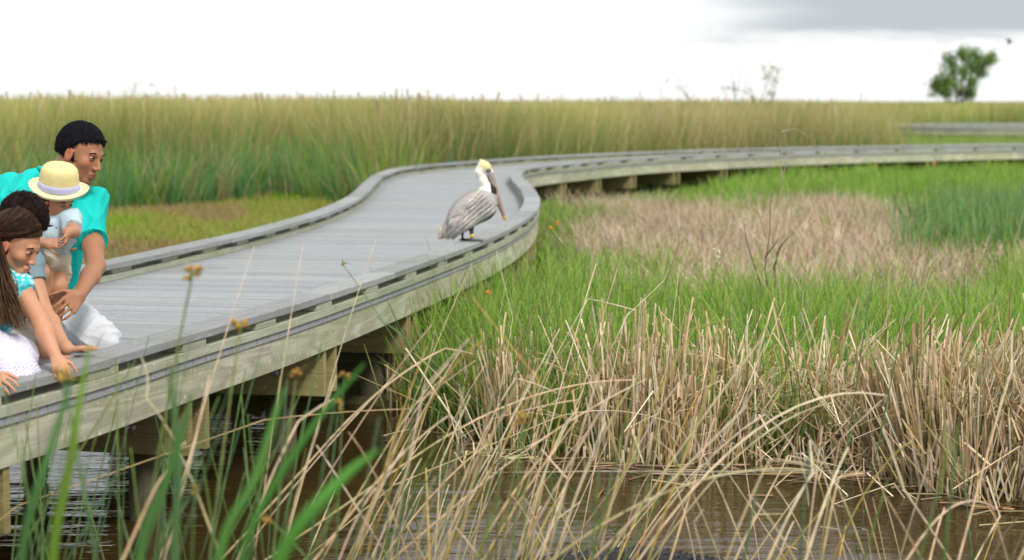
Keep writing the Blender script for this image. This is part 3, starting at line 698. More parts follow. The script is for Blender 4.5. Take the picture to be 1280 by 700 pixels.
# the long stalk afloat along the bank
v, f = tube([G(612, 591, .01), G(740, 589.5, .014), G(900, 590, .012), G(1020, 589, .01), G(1128, 590, .012)], [.004, .006, .007, .006, .003], 6)
tag(mesh_obj('floating_stalk', v, f, M['near_stalk'], col=np.tile((.3, .27, .2), (len(v), 1))), 'one long straight stalk floating level on the water along the bank', 'stalk')

# ------------------------------------------------------------------ signed distance modelling (one skin per body)
class Sdf:
    def __init__(s): s.ops = []
    def cap(s, a, b, ra, rb=None, k=.02, mode='add', cut=None):
        a = np.array(a, float); b = np.array(b, float); rb = ra if rb is None else rb; m = max(ra, rb)
        s.ops.append(('cap', mode, k, (a, b, ra, rb, cut), np.minimum(a, b) - m, np.maximum(a, b) + m)); return s
    def ell(s, c, r, R=None, k=.02, mode='add', cut=None):
        c = np.array(c, float); r = np.array(r, float) if np.ndim(r) else np.full(3, float(r)); R = np.eye(3) if R is None else np.asarray(R)   # rows = local axes
        e = np.sqrt(((R * r[:, None]) ** 2).sum(0))
        s.ops.append(('ell', mode, k, (c, r, R, cut), c - e, c + e)); return s
    def mesh(s, h=.005, pad=.03):
        lo = np.min([o[4] for o in s.ops if o[1] == 'add'], 0) - pad; hi = np.max([o[5] for o in s.ops if o[1] == 'add'], 0) + pad
        n = np.ceil((hi - lo) / h).astype(int) + 1; A = np.full(n, .1, np.float32)
        for t, mode, k, q, l, u in s.ops:
            i0 = np.clip(((l - k - .025 - lo) / h).astype(int), 0, n - 1); i1 = np.clip(((u + k + .025 - lo) / h).astype(int) + 2, 0, n)
            if (i1 <= i0).any(): continue
            ax = [lo[i] + h * np.arange(i0[i], i1[i]) for i in range(3)]
            P = np.stack(np.meshgrid(*ax, indexing='ij'), -1).astype(np.float32)
            if t == 'cap':
                a, b, ra, rb, cut = q; ab = b - a; tt = np.clip(((P - a) @ ab) / max(ab @ ab, 1e-12), 0, 1)
                d = np.linalg.norm(P - a - tt[..., None] * ab, axis=-1) - (ra + (rb - ra) * tt)
            else:
                c, r, R, cut = q; L = (P - c) @ R.T
                k0 = np.linalg.norm(L / r, axis=-1); k1 = np.linalg.norm(L / r ** 2, axis=-1); d = k0 * (k0 - 1) / np.maximum(k1, 1e-6)
                d = np.where(k0 < 1e-3, -r.min(), d)
            if cut is not None:
                for (pt, nn) in (cut if isinstance(cut, list) else [cut]):
                    d = np.maximum(d, (P - np.array(pt)) @ nrm(nn))
            sl = tuple(slice(i0[i], i1[i]) for i in range(3)); B = A[sl]
            if mode == 'add':
                hh = np.clip(.5 + .5 * (B - d) / k, 0, 1); A[sl] = B * (1 - hh) + d * hh - k * hh * (1 - hh)
            else:
                hh = np.clip(.5 - .5 * (B + d) / k, 0, 1); A[sl] = B * (1 - hh) + (-d) * hh + k * hh * (1 - hh)
        return nets(A, lo, h)
def nets(A, lo, h):
    nx, ny, nz = A.shape; sg = A < 0
    c = sg[:-1, :-1, :-1].astype(np.int8)
    tot = np.zeros((nx - 1, ny - 1, nz - 1), np.int8)
    for dx in (0, 1):
        for dy in (0, 1):
            for dz in (0, 1): tot += sg[dx:nx - 1 + dx, dy:ny - 1 + dy, dz:nz - 1 + dz]
    act = (tot > 0) & (tot < 8); ids = np.full(act.shape, -1, np.int64); I = np.argwhere(act); ids[act] = np.arange(len(I))
    acc = np.zeros((len(I), 3)); cnt = np.zeros(len(I))
    for ax in range(3):
        o1, o2 = [i for i in range(3) if i != ax]
        for a in (0, 1):
            for b in (0, 1):
                off = np.zeros(3, int); off[o1] = a; off[o2] = b; J = I + off; K = J.copy(); K[:, ax] += 1
                va = A[J[:, 0], J[:, 1], J[:, 2]]; vb = A[K[:, 0], K[:, 1], K[:, 2]]; m = (va < 0) != (vb < 0)
                t = np.where(m, va / np.where(m, va - vb, 1), 0); p = off.astype(float)[None].repeat(len(I), 0); p[:, ax] = t
                acc += p * m[:, None]; cnt += m
    V = lo + h * (I + acc / cnt[:, None]); Fq = []
    for ax in range(3):
        o1, o2 = [(1, 2), (2, 0), (0, 1)][ax]
        sl0 = [slice(1, -1)] * 3; sl0[ax] = slice(0, -1); sl1 = [slice(1, -1)] * 3; sl1[ax] = slice(1, None)
        s0 = sg[tuple(sl0)]; s1 = sg[tuple(sl1)]; E = np.argwhere(s0 != s1); f = s0[tuple(E.T)]
        base = E + 1; base[:, ax] -= 1
        def cid(a, b):
            q = base.copy(); q[:, o1] -= a; q[:, o2] -= b; return ids[q[:, 0], q[:, 1], q[:, 2]]
        q = np.stack([cid(0, 0), cid(1, 0), cid(1, 1), cid(0, 1)], -1); q = np.where(f[:, None], q, q[:, ::-1]); Fq.append(q)
    Fq = np.vstack(Fq); Fq = Fq[(Fq >= 0).all(1)]
    return V, Fq
def lap(V, Fq, n=2, a=.5):
    e = np.vstack([Fq[:, [0, 1]], Fq[:, [1, 2]], Fq[:, [2, 3]], Fq[:, [3, 0]]]); cnt = np.bincount(e[:, 0], minlength=len(V)).astype(float)
    for _ in range(n):
        s = np.stack([np.bincount(e[:, 0], V[e[:, 1], i], len(V)) for i in range(3)], -1) / np.maximum(cnt, 1)[:, None]; V = V + a * (s - V)
    return V
def vnormals(V, Fq):
    n = np.cross(V[Fq[:, 2]] - V[Fq[:, 0]], V[Fq[:, 3]] - V[Fq[:, 1]]); N = np.stack([sum(np.bincount(Fq[:, j], n[:, i], len(V)) for j in range(4)) for i in range(3)], -1)
    return N / np.maximum(np.linalg.norm(N, axis=1), 1e-9)[:, None]
def folds(V, Fq, amp, freq, dirs, seed=0):
    r = np.random.default_rng(seed); N = vnormals(V, Fq); d = np.zeros(len(V))
    for dd in dirs:
        dd = nrm(dd); o = nrm(np.cross(dd, (0.3, .2, .9))); u = V @ dd; v = V @ o
        for k in range(3):
            f = freq * r.uniform(.6, 1.6); ph = r.uniform(0, 6.3)
            d += (1 - np.abs(np.sin(u * f + ph + 1.3 * np.sin(v * f * .35 + ph)))) ** 2 - .33
    return V + N * (amp * d / len(dirs) / 1.5)[:, None]
def solid(name, sdf, mat, parent, col, h=.005, smooth=2, fold=None, label=None):
    V, Fq = sdf.mesh(h); V = lap(V, Fq, smooth)
    if fold: V = folds(V, Fq, *fold)
    c = col(V) if callable(col) else np.tile(np.array(col, float), (len(V), 1))
    o = mesh_obj(name, V, Fq, mat, parent, col=c)
    if label: o['label'] = label
    return o
def frame(fwd, up):
    f = nrm(fwd); l = nrm(np.cross(np.asarray(up, float), f)); u = np.cross(f, l); return np.array([f, l, u])    # rows: forward, left, up
class Head:
    def __init__(s, c, fwd, up, sc): s.c = np.array(c, float); s.R = frame(fwd, up); s.s = sc
    def p(s, x, y, z): return s.c + (np.array((x, y, z)) * s.s) @ s.R
    def build(s, B, child=0):
        q = s.s; p = s.p; R = s.R; ch = child
        B.ell(p(-.012, 0, .034), np.array((.098, .076, .088)) * q, R, .02 * q)
        B.ell(p(.030, 0, -.035 + .01 * ch), np.array((.060, .056, .080 - .012 * ch)) * q, R, .03 * q)
        for y in (-1, 1):
            B.cap(p(-.012, .052 * y, -.05), p(.062, .014 * y, -.098 + .012 * ch), .020 * q, .016 * q, .02 * q)
            B.ell(p(.058, .040 * y, -.024), .021 * q, None, .02 * q)
        B.cap(p(.072, -.010, -.100 + .012 * ch), p(.072, .010, -.100 + .012 * ch), .015 * q, None, .015 * q)
        B.cap(p(.080, -.030, .020), p(.080, .030, .020), .012 * q, None, .012 * q)
        for y in (-1, 1): B.ell(p(.094, .033 * y, .000), np.array((.012, .017, .011)) * q, R, .010 * q, 'sub')
        B.cap(p(.088, 0, .008), p(.109 - .008 * ch, 0, -.034), .0065 * q, .0105 * q, .012 * q)
        for y in (-1, 1): B.ell(p(.097, .011 * y, -.038), .0085 * q, None, .006 * q)
        B.cap(p(.088, -.019, -.064), p(.088, .019, -.064), .007 * q, None, .006 * q); B.cap(p(.092, -.006, -.0635), p(.092, .006, -.0635), .006 * q, None, .006 * q)
        B.cap(p(.086, -.015, -.077), p(.086, .015, -.077), .0085 * q, None, .006 * q)
        B.cap(p(.095, -.02, -.0705), p(.095, .02, -.0705), .0028 * q, None, .003 * q, 'sub')
        for y in (-1, 1):
            Re = s.R.copy(); B.ell(p(-.004, .076 * y, -.012), np.array((.020, .009, .033)) * q, Re, .006 * q)
            B.ell(p(.000, .086 * y, -.008), np.array((.009, .006, .017)) * q, Re, .004 * q, 'sub')
        return B
    def eyes(s, parent, skin, brow=(.02, .015, .012)):
        q = s.s
        for y in (-1, 1):
            c = s.p(.0770, .033 * y, 0); v, f = sphere(c, .0128 * q, 20, 14); d = (v - c) @ s.R.T / (.0128 * q)
            look = nrm((.9, 0, -.25)); k = d @ look
            col = np.where((k > .93)[:, None], (.01, .008, .006), np.where((k > .80)[:, None], (.09, .045, .02), (.34, .29, .26)))
            col = np.where(((d[:, 2] > .05) | (d[:, 2] < -.42))[:, None], np.array(skin) * .8, col); mesh_obj('eye', v, f, M['eye'], parent, col=col)
        for y in (-1, 1):
            v, f = tube([s.p(.089, .014 * y, .019), s.p(.0885, .033 * y, .026), s.p(.074, .052 * y, .019)], np.array((.0035, .0042, .0018)) * q, 6); v2 = [(v, f, brow)]
            v, f = tube([s.p(.0885, .020 * y, .001), s.p(.0905, .033 * y, .007), s.p(.082, .046 * y, -.001)], np.array((.0014, .0022, .0014)) * q, 5); v2.append((v, f, brow)); V, Fq, C = merge(v2); mesh_obj('eyebrow', V, Fq, M['hair'], parent, col=C)
    def skincol(s, base, lip=(1.12, .62, .62), cheek=.12, beard=0):
        base = np.array(base, float); s_ = s
        def f(V):
            c = np.tile(base, (len(V), 1)); L = ((V - s_.c) @ s_.R.T) / s_.s
            m = np.clip(1.2 - (np.abs(L[:, 1]) / .022) ** 2 - ((L[:, 2] + .070) / .012) ** 2, 0, 1) * (L[:, 0] > .08)
            c = c * (1 + (np.array(lip) - 1) * m[:, None])
            ck = np.exp(-(((L[:, 0] - .07) / .03) ** 2 + ((np.abs(L[:, 1]) - .042) / .025) ** 2 + ((L[:, 2] + .028) / .025) ** 2))
            c = c * (1 + np.array((.08, -.6 * cheek, -.5 * cheek)) * ck[:, None])
            er = (np.abs(L[:, 1]) > .07) & (np.abs(L[:, 0]) < .03); c[er] *= (1.1, .88, .85)
            if beard:
                bm = np.clip(1.3 - ((L[:, 2] + .085) / .035) ** 2, 0, 1) * np.clip((L[:, 0] - .0) / .03, 0, 1) * (1 - m); c = c * (1 - beard * bm[:, None])
            return c
        return f
def sphere(c, r, nu=16, nv=10):
    u = np.linspace(0, 2 * PI, nu, endpoint=False); v = np.linspace(.02, PI - .02, nv + 1)
    V = np.array([[math.cos(a) * math.sin(b), math.sin(a) * math.sin(b), math.cos(b)] for b in v for a in u]) * r + np.array(c)
    Fq = [[i * nu + j, (i + 1) * nu + j, (i + 1) * nu + (j + 1) % nu, i * nu + (j + 1) % nu] for i in range(nv) for j in range(nu)]
    return V, np.array(Fq)
def hand(B, wr, fwd, palm, L, curl=.4, thumb=1, spread=.05, wrist_r=None):
    """palm = direction the palm faces; thumb = +1/-1 side of the thumb along palm x fwd"""
    f = nrm(fwd); n = nrm(np.array(palm) - np.dot(palm, f) * f); sd = np.cross(n, f) * thumb; wr = np.array(wr, float); r = .048 * L
    for i, o in enumerate((.21, .075, -.065, -.20)):
        B.cap(wr + f * .05 * L + sd * o * L * .55, wr + f * .46 * L + sd * o * L, .082 * L, .062 * L, .012)
    for i, (o, ln) in enumerate(zip((.21, .072, -.066, -.198), (.42, .47, .43, .34))):
        p = wr + f * .47 * L + sd * o * L; d = nrm(f + sd * o * spread * 6); ang = curl * (.5 + .1 * i)
        rr = r * (1, 1, .96, .85)[i]
        for j, q in enumerate((.46, .30, .24)):
            dd = nrm(d * math.cos(ang) + n * math.sin(ang)); p2 = p + dd * ln * L * q
            B.cap(p, p2, rr, rr * .9, .0022); p = p2; rr *= .9; ang += curl * .9
    p = wr + f * .10 * L + sd * .17 * L; d = nrm(f * .62 + sd * .75 + n * .3)
    B.cap(p, p + d * .26 * L, .062 * L, .054 * L, .008); p = p + d * .26 * L; d = nrm(f * .85 + sd * .35 + n * (.25 + curl * .5))
    B.cap(p, p + d * .20 * L, .052 * L, .046 * L, .004); p = p + d * .20 * L
    B.cap(p, p + nrm(d + n * .2) * .13 * L, .046 * L, .038 * L, .003)
def foot(B, heel, fwd, L, r=None):
    f = nrm((fwd[0], fwd[1], 0)); s_ = np.array((-f[1], f[0], 0)); heel = np.array(heel, float); up = np.array((0, 0, 1.))
    B.ell(heel + up * .14 * L, .15 * L, None, .02); B.cap(heel + up * .16 * L, heel + f * .62 * L + up * .09 * L, .13 * L, .10 * L, .02)
    B.cap(heel + f * .55 * L + s_ * .09 * L + up * .07 * L, heel + f * .60 * L - s_ * .10 * L + up * .06 * L, .075 * L, .065 * L, .015)
    for i in range(5): B.cap(heel + f * .68 * L + s_ * (.13 - .065 * i) * L + up * .05 * L, heel + f * (.88 - .03 * i) * L + s_ * (.14 - .07 * i) * L + up * .045 * L, .045 * L, .038 * L, .003)
def lerp(a, b, t): return np.array(a) * (1 - t) + np.array(b) * t
def hair_cap(hd, name, parent, col, grow=.013, nape=-.06, front=(.098, .058), sideburn=True, h=.0045, amp=.004, fr=160, tuft=0, tlen=.03, tj=.3):
    H = Sdf(); q = hd.s; R = hd.R; p = hd.p
    # top and front: above a line from the forehead to above the ear ; back: down to the nape
    up = lambda v: np.asarray(v) @ R
    H.ell(p(-.012, 0, .036), np.array((.098 + grow * .8, .076 + grow * .45, .088 + grow)) * q, R, .012, cut=[(p(front[0], 0, front[1]), up(nrm((.50, 0, -.90))))])
    H.ell(p(-.022, 0, .012), np.array((.088 + grow * .6, .076 + grow * .35, .095)) * q, R, .02, cut=[(p(.012, 0, 0), up((1, 0, .15))), (p(0, 0, nape), up((-.25, 0, -1)))])
    V, Fq = H.mesh(h); V = lap(V, Fq, 2)
    N = vnormals(V, Fq); L = ((V - hd.c) @ R.T) / q; th = np.arctan2(L[:, 1], L[:, 2] + .02)
    d = np.sin(th * 23 + L[:, 0] * 30) * .5 + np.sin(th * 41 + L[:, 0] * 70 + 1) * .35 + np.sin(L[:, 0] * fr + th * 12) * .4
    V = V + N * (d * amp * .5)[:, None]
    col = np.array(col, float); parts = [(V, Fq, col)]
    N = vnormals(V, Fq)
    for i in rng.choice(len(V), tuft, replace=False) if tuft else []:
        fl = nrm(np.array((.55, 0, -.35)) @ R * (1 if ((V[i] - hd.c) @ R.T)[0] > -.02 * q else -.3) + np.array((0, 0, -.45)) + rng.normal(0, tj, 3)); tg = nrm(fl - N[i] * (fl @ N[i]))
        ln_ = rng.uniform(.5, 1.2) * tlen * q; p0 = V[i] - N[i] * .002
        v, f = tube([p0, p0 + tg * ln_ * .5 + N[i] * .003 * q, p0 + tg * ln_ + N[i] * rng.uniform(-.002, .003) * q], [.0018 * q, .0017 * q, .0004 * q], 3); parts.append((v, f, col * rng.uniform(.5, 1.7)))
    V, Fq, C = merge(parts)
    return mesh_obj(name, V, Fq, M['hair'], parent, col=C)
#__PEOPLE__
# ------------------------------------------------------------------ the family on the boardwalk
# father
MC = (.41, .19, .10)
man = empty('person', W(70, 440, 8.5), 'kneeling man in a turquoise shirt and pale shorts bending forward behind the children', 'person', 'family leaning over the boardwalk edge')
hd = Head(W(101, 192, 8.28), (.90, -.40, -.31), (.3, .0, .95), 1.02)
shL, shR = W(110, 256, 8.38), W(14, 262, 8.55); neck = W(70, 226, 8.5)
elb, wrs = W(120, 333, 8.1), W(99, 369, 7.78)
knee = W(124, 424, 8.22); kneeR = W(20, 430, 8.3)
B = Sdf(); hd.build(B)
B.cap(hd.p(-.03, 0, -.05), neck, .058, .068, .03)
B.cap(neck, lerp(shL, shR, .5), .07, .1, .04); B.cap(shL, shR, .07, .07, .03)
B.cap(lerp(shL, shR, .5), W(48, 370, 8.7), .13, .12, .04)
B.cap(shL, elb, .054, .038, .02); B.ell(lerp(shL, elb, .68), .045, None, .02); B.cap(elb, lerp(elb, wrs, .35), .038, .039, .02); B.cap(lerp(elb, wrs, .35), wrs, .039, .027, .02)
hand(B, wrs, W(60, 408, 7.60) - wrs, (-.45, .85, -.1), .165, .5, 1, .002)
elR, wrR = W(-18, 345, 8.3), W(48, 312, 7.95)
B.cap(shR, elR, .056, .046, .02); B.cap(elR, wrR, .046, .03, .02); hand(B, wrR, (1, -.15, .28), (.1, .9, .1), .175, .45, 1)
B.cap(W(62, 385, 8.65), knee, .085, .062, .03); B.cap(knee, W(60, 434, 8.75), .052, .04, .02); B.cap(W(60, 434, 8.75), W(35, 436, 8.95), .04, .035)
B.cap(W(30, 390, 8.75), kneeR, .085, .06, .03); B.cap(kneeR, W(0, 436, 8.8), .05, .04, .02)
solid('body', B, M['skin'], man, hd.skincol(MC, beard=.25), .004, 2)
hd.eyes(man, MC); hair_cap(hd, 'hair', man, (.009, .009, .012), .011, -.030, (.090, .087), amp=.0012, tuft=5000, tlen=.024, tj=.16)
T = Sdf(); TC = (.012, .56, .50)
T.cap(shL, shR, .090, .095, .05); T.cap(lerp(neck, (shL + shR) / 2, .35), lerp(shL, shR, .5), .085, .13, .05)
T.cap(lerp(shL, shR, .5), W(52, 340, 8.62), .145, .135, .06); T.cap(W(40, 262, 8.6), W(-8, 330, 8.85), .13, .14, .06)
T.cap(W(48, 238, 8.6), W(-20, 256, 8.75), .10, .125, .05); T.cap(W(95, 275, 8.4), W(72, 345, 8.45), .075, .085, .05)
T.cap(W(52, 340, 8.62), W(62, 375, 8.6), .135, .115, .05, cut=(W(60, 392, 8.6), (.25, 0, -1)))
slv = lerp(shL, elb, .74); slc = lerp(shL, elb, .60); T.cap(shL, slv, .083, .071, .03, cut=(slc, nrm(slv - shL)))
slr = lerp(shR, elR, .6); T.cap(shR, slr, .08, .07, .03, cut=(slr, nrm(slr - shR)))
T.ell(neck + (.012, -.01, .028), (.062, .062, .05), None, .012, 'sub')
solid('shirt', T, M['cloth'], man, TC, .0045, 2, (.026, 22, [(.8, 0, .55), (.9, .1, -.5), (1, 0, .1)], 3))
cl = Sdf(); nf = nrm(np.array((.55, -.45, .7)))
ring = [neck + (math.cos(a) * .072, math.sin(a) * .070, .035 + .022 * math.cos(a + 2.6)) for a in np.linspace(0, 2 * PI, 17)]
for a, b in zip(ring[:-1], ring[1:]): cl.cap(a, b, .010, None, .006)
solid('collar', cl, M['cloth'], man, TC, .004, 1)
P_ = Sdf(); hem = nrm(knee - W(66, 388, 8.6))
P_.cap(W(62, 380, 8.62), knee, .115, .092, .04, cut=[(knee + hem * .045, hem)]); P_.cap(W(30, 385, 8.7), kneeR, .11, .09, .04)
P_.ell(W(48, 385, 8.75), (.16, .13, .12), None, .04)
P_.cap(W(112, 405, 8.24), W(136, 431, 8.18), .055, .052, .03, cut=[(W(136, 437, 8.18), (0.12, 0, -1))])
solid('shorts', P_, M['cloth'], man, (.62, .64, .67), .0045, 2, (.024, 22, [(.9, 0, -.5), (.5, 0, .9)], 5))

# toddler with the hat
TCk = (.50, .25, .14)
kid = empty('person', W(62, 452, 7.95), 'small child in a straw hat, light blue shirt and khaki shorts held by the man', 'person', 'family leaning over the boardwalk edge')
hd = Head(W(70, 249, 7.86), (.80, -.42, -.42), (.36, -.28, .89), .74)
B = Sdf(); hd.build(B, 1); nk = W(60, 268, 7.92); ch = W(68, 288, 7.9); pv = W(60, 325, 7.97)
B.cap(hd.p(-.02, 0, -.05), nk, .034, .038, .02); B.cap(nk, ch, .045, .07, .03); B.cap(ch, pv, .07, .075, .03)
s1, e1, w1 = W(88, 274, 7.84), W(92, 290, 7.72), W(84, 291, 7.62)
B.cap(nk, s1, .035, .032, .02); B.cap(s1, e1, .03, .026, .01); B.cap(e1, w1, .026, .022, .01); hand(B, w1, (-.10, -.2, -1), (-.9, -.1, -.1), .085, 1.0, 1)
s2, e2 = W(47, 276, 7.98), W(40, 300, 7.9); B.cap(nk, s2, .035, .03, .02); B.cap(s2, e2, .03, .024, .01); w2 = W(58, 305, 7.74); B.cap(e2, w2, .024, .02, .01); hand(B, w2, (1, -.1, .1), (0, .8, -.4), .09, .5, 1)
k1, a1, k2, a2 = W(71, 358, 7.78), W(66, 425, 7.86), W(50, 343, 7.72), W(52, 425, 7.8)
B.cap(pv + (.03, -.02, -.02), k1, .052, .040, .02); B.ell(k1, .041, None, .015); B.cap(k1, lerp(k1, a1, .35), .036, .038, .015); B.cap(lerp(k1, a1, .35), a1, .038, .025, .015); foot(B, a1 + (-.02, .01, -.075), (1, -.5, 0), .13)
B.cap(pv + (-.03, -.02, -.02), k2, .05, .040, .02); B.cap(k2, lerp(k2, a2, .35), .037, .038, .015); B.cap(lerp(k2, a2, .35), a2, .038, .025, .015); foot(B, a2 + (-.02, .01, -.075), (1, -.5, 0), .13)
solid('body', B, M['skin'], kid, hd.skincol(TCk), .0035, 2); hd.eyes(kid, TCk); hair_cap(hd, 'hair', kid, (.02, .014, .012), .012, -.05, (.095, .06), h=.004, amp=.002)
T = Sdf(); T.cap(nk + (0, 0, -.012), ch, .055, .086, .03, cut=(nk + (0, 0, .012), (.1, 0, 1))); T.cap(ch, W(63, 304, 7.93), .086, .085, .03); T.cap(nk, s1, .042, .046, .02); T.cap(s1, lerp(s1, e1, .9), .046, .042, .02, cut=(lerp(s1, e1, .75), nrm(e1 - s1)))
T.cap(nk, s2, .042, .046, .02); T.cap(s2, lerp(s2, e2, .6), .044, .04, .02, cut=(lerp(s2, e2, .5), nrm(e2 - s2)))
solid('shirt', T, M['cloth'], kid, (.50, .64, .70), .004, 2, (.006, 38, [(.7, 0, .7), (.9, .2, -.4)], 8))
cl = Sdf(); ring = [nk + (math.cos(a) * .052, math.sin(a) * .050, -.002 + .012 * math.cos(a)) for a in np.linspace(0, 2 * PI, 15)]
for a, b in zip(ring[:-1], ring[1:]): cl.cap(a, b + (0, 0, 0), .011, None, .006)
solid('collar', cl, M['cloth'], kid, (.58, .72, .74), .0035, 1)
v, f = sphere(ch + (.028, -.083, .018), .0055, 8, 6); mesh_obj('button', v, f, M['cloth'], kid, col=np.tile((.25, .3, .33), (len(v), 1)))
T = Sdf(); T.ell(pv, (.088, .075, .07), None, .03); T.cap(pv + (.03, -.02, 0), lerp(pv, k1, .75) + (.012, -.012, 0), .068, .062, .03, cut=(lerp(pv, k1, .80), nrm(k1 - pv + np.array((.06, 0, .03)))))
T.cap(pv + (-.03, -.02, 0), lerp(pv, k2, .6), .066, .06, .03, cut=(lerp(pv, k2, .6), nrm(k2 - pv)))
solid('shorts', T, M['cloth'], kid, (.50, .44, .33), .004, 2, (.006, 40, [(.7, 0, .7), (.2, 0, .9)], 9))
# hat (a part of the child's clothing)
HR = frame((.97, 0, -.15), (.15, -.33, .93)); hc = W(73.5, 236, 7.86)
def lathe(prof, c, R, n=40, wob=0):
    V = []; 
    for (r, z, sx) in prof:
        for j in range(n):
            a = 2 * PI * j / n; rr = r; V.append(c + np.array((math.cos(a) * rr * 1.06, math.sin(a) * rr * .94, z + wob * r * r * 50 * math.cos(2 * a) + sx * math.cos(a) )) @ R)
    Fq = [[i * n + j, i * n + (j + 1) % n, (i + 1) * n + (j + 1) % n, (i + 1) * n + j] for i in range(len(prof) - 1) for j in range(n)]
    return np.array(V), Fq
HCc = (.82, .70, .33); 
hat = empty('sun_hat', hc); hat.parent = kid; hat.location = (np.array(hc) - np.array(kid.location[:])).tolist()
def hat_obj(name, prof, col, wob=0, mat='straw'):
    V, Fq = lathe(prof, np.zeros(3), HR, wob=wob); o = mesh_obj(name, V, Fq, M[mat], None, col=np.tile(col, (len(V), 1))); o.parent = hat
    s_ = o.modifiers.new('t', 'SOLIDIFY'); s_.thickness = .003; return o
hat_obj('crown', [(.077, 0, 0), (.078, .012, 0), (.076, .04, 0), (.073, .068, 0), (.068, .088, 0), (.057, .101, 0), (.040, .105, 0), (.022, .101, 0), (.002, .099, 0)], HCc)
hat_obj('brim', [(.076, .003, 0), (.086, -.003, 0), (.097, -.007, 0), (.107, -.006, 0), (.113, .001, 0), (.116, .008, 0)], (.84, .76, .46), .012)
hat_obj('hat_band', [(.0795, .004, 0), (.0808, .008, 0), (.0802, .022, 0), (.0788, .034, 0)], (.52, .53, .78), mat='cloth')

# boy behind the girl
boy = empty('person', W(25, 450, 7.75), 'dark haired boy kneeling between the girl and the man, one hand flat on the kerb', 'person', 'family leaning over the boardwalk edge')
hd = Head(W(29, 279, 7.5), (.76, -.2, -.6), (.45, -.2, .86), .87)
B = Sdf(); hd.build(B, 1); nk = W(18, 308, 7.58); sB = W(36, 330, 7.5); sR = W(-20, 335, 7.65); pv = W(-5, 415, 7.85)
eB, wB = W(55, 390, 7.42), W(82, 436, 7.24)
B.cap(hd.p(-.03, 0, -.05), nk, .043, .045, .02); B.cap(nk, W(10, 340, 7.6), .05, .09, .03); B.cap(W(10, 340, 7.6), pv, .095, .095, .03); B.cap(sB, sR, .045, .045, .02)
B.cap(sB, eB, .040, .033, .02); B.cap(eB, lerp(eB, wB, .3), .034, .035, .01); B.cap(lerp(eB, wB, .3), wB, .035, .023, .02)
B.ell(wB + (0, 0, .006), .028, None, .01)
hand(B, wB + (0.005, 0, -.006), G(120, 448, CAP) - G(84, 448, CAP) + np.array((0, 0, .018)), (0, 0, -1), .125, .22, -1, .09)
B.cap(sR, W(-45, 400, 7.5), .04, .033, .02); wL = W(-28, 455, 7.2); B.cap(W(-45, 400, 7.5), wL, .033, .023, .02); hand(B, wL, (1, -.3, -.1), (0, 0, -1), .14, .3, 1)
kB = W(56, 433, 7.62); B.cap(pv, kB, .075, .052, .03); B.cap(kB, W(18, 446, 7.8), .045, .036, .02); B.cap(W(18, 446, 7.8), W(-25, 448, 7.95), .036, .03)
kB2 = W(20, 440, 7.5); B.cap(pv, kB2, .072, .05, .03); B.cap(kB2, W(-25, 452, 7.7), .044, .034, .02)
solid('body', B, M['skin'], boy, hd.skincol((.54, .27, .155)), .004, 2); hd.eyes(boy, (.54, .27, .155))
hair_cap(hd, 'hair', boy, (.022, .013, .012), .016, -.06, (.098, .06), h=.004, amp=.0015, tuft=4000, tlen=.04, tj=.22)
T = Sdf(); T.cap(nk + (-.02, 0, -.03), W(10, 342, 7.6), .06, .105, .04); T.cap(W(10, 342, 7.6), pv, .11, .105, .04); T.cap(sB, sR, .055, .055, .02); T.cap(sB, lerp(sB, eB, .5), .056, .05, .02, cut=(lerp(sB, eB, .4), nrm(eB - sB)))
T.cap(sR, lerp(sR, W(-45, 400, 7.5), .5), .056, .05, .02)
solid('shirt', T, M['cloth'], boy, (.20, .28, .32), .0045, 2, (.007, 30, [(.7, 0, .7)], 12))
T = Sdf(); T.cap(pv, kB + (-.02, 0, .004), .095, .068, .03, cut=(kB + (.02, 0, 0), nrm(kB - pv))); T.cap(pv, kB2, .09, .066, .03, cut=(kB2, nrm(kB2 - pv))); T.ell(pv, (.12, .11, .1))
solid('shorts', T, M['cloth'], boy, (.42, .38, .30), .0045, 2, (.007, 30, [(.7, 0, .7), (0.1, 0, 1)], 13))

# girl
GC = (.60, .30, .175)
girl = empty('person', W(5, 480, 7.0), 'crouching girl with long dark hair reaching down over the kerb, in a white lace skirt', 'person', 'family leaning over the boardwalk edge')
hd = Head(W(19, 304, 7.0), (.88, -.20, -.46), (.44, -.10, .88), .93)
B = Sdf(); hd.build(B, 1); nk = W(4, 338, 7.12); s1 = W(24, 360, 7.0); s0 = W(-28, 372, 7.0); pv = W(-42, 440, 7.25)
B.cap(hd.p(-.035, 0, -.05), nk, .042, .045, .02); B.cap(nk, lerp(s1, s0, .5), .05, .08, .03); B.cap(s1, s0, .045, .045, .02); B.cap(lerp(s1, s0, .5), pv, .09, .095, .03)
e1, w1 = W(50, 402, 6.93), W(71, 448, 6.85)
B.cap(s1, e1, .040, .032, .02); B.cap(e1, lerp(e1, w1, .3), .032, .031, .01); B.cap(lerp(e1, w1, .3), w1, .031, .020, .02)
hand(B, w1, W(80, 474, 6.78) - w1, (-.35, .8, .2), .122, .95, -1, .01)
e0, w0 = W(-20, 425, 6.78), W(-14, 470, 6.55)
B.cap(s0, e0, .040, .034, .02); B.cap(e0, w0, .034, .023, .02); hand(B, w0, W(14, 484, 6.48) - w0, (.1, .5, -.8), .135, .4, -1)
kn = W(26, 440, 7.0); an = W(16, 476, 7.02)
B.cap(pv, kn, .075, .055, .03); B.cap(kn, an, .045, .032, .02); foot(B, G(8, 464, CAP) , (1, -.05, 0), .125)
kn2 = W(-30, 450, 6.8); B.cap(pv, kn2, .075, .05, .03); B.cap(kn2, W(-40, 478, 7.0), .045, .03, .02)
solid('body', B, M['skin'], girl, hd.skincol(GC, cheek=.15), .0036, 2); hd.eyes(girl, GC, (.03, .018, .012))
hair_cap(hd, 'hair', girl, (.05, .027, .014), .012, -.09, (.090, .076), h=.004, amp=.001)
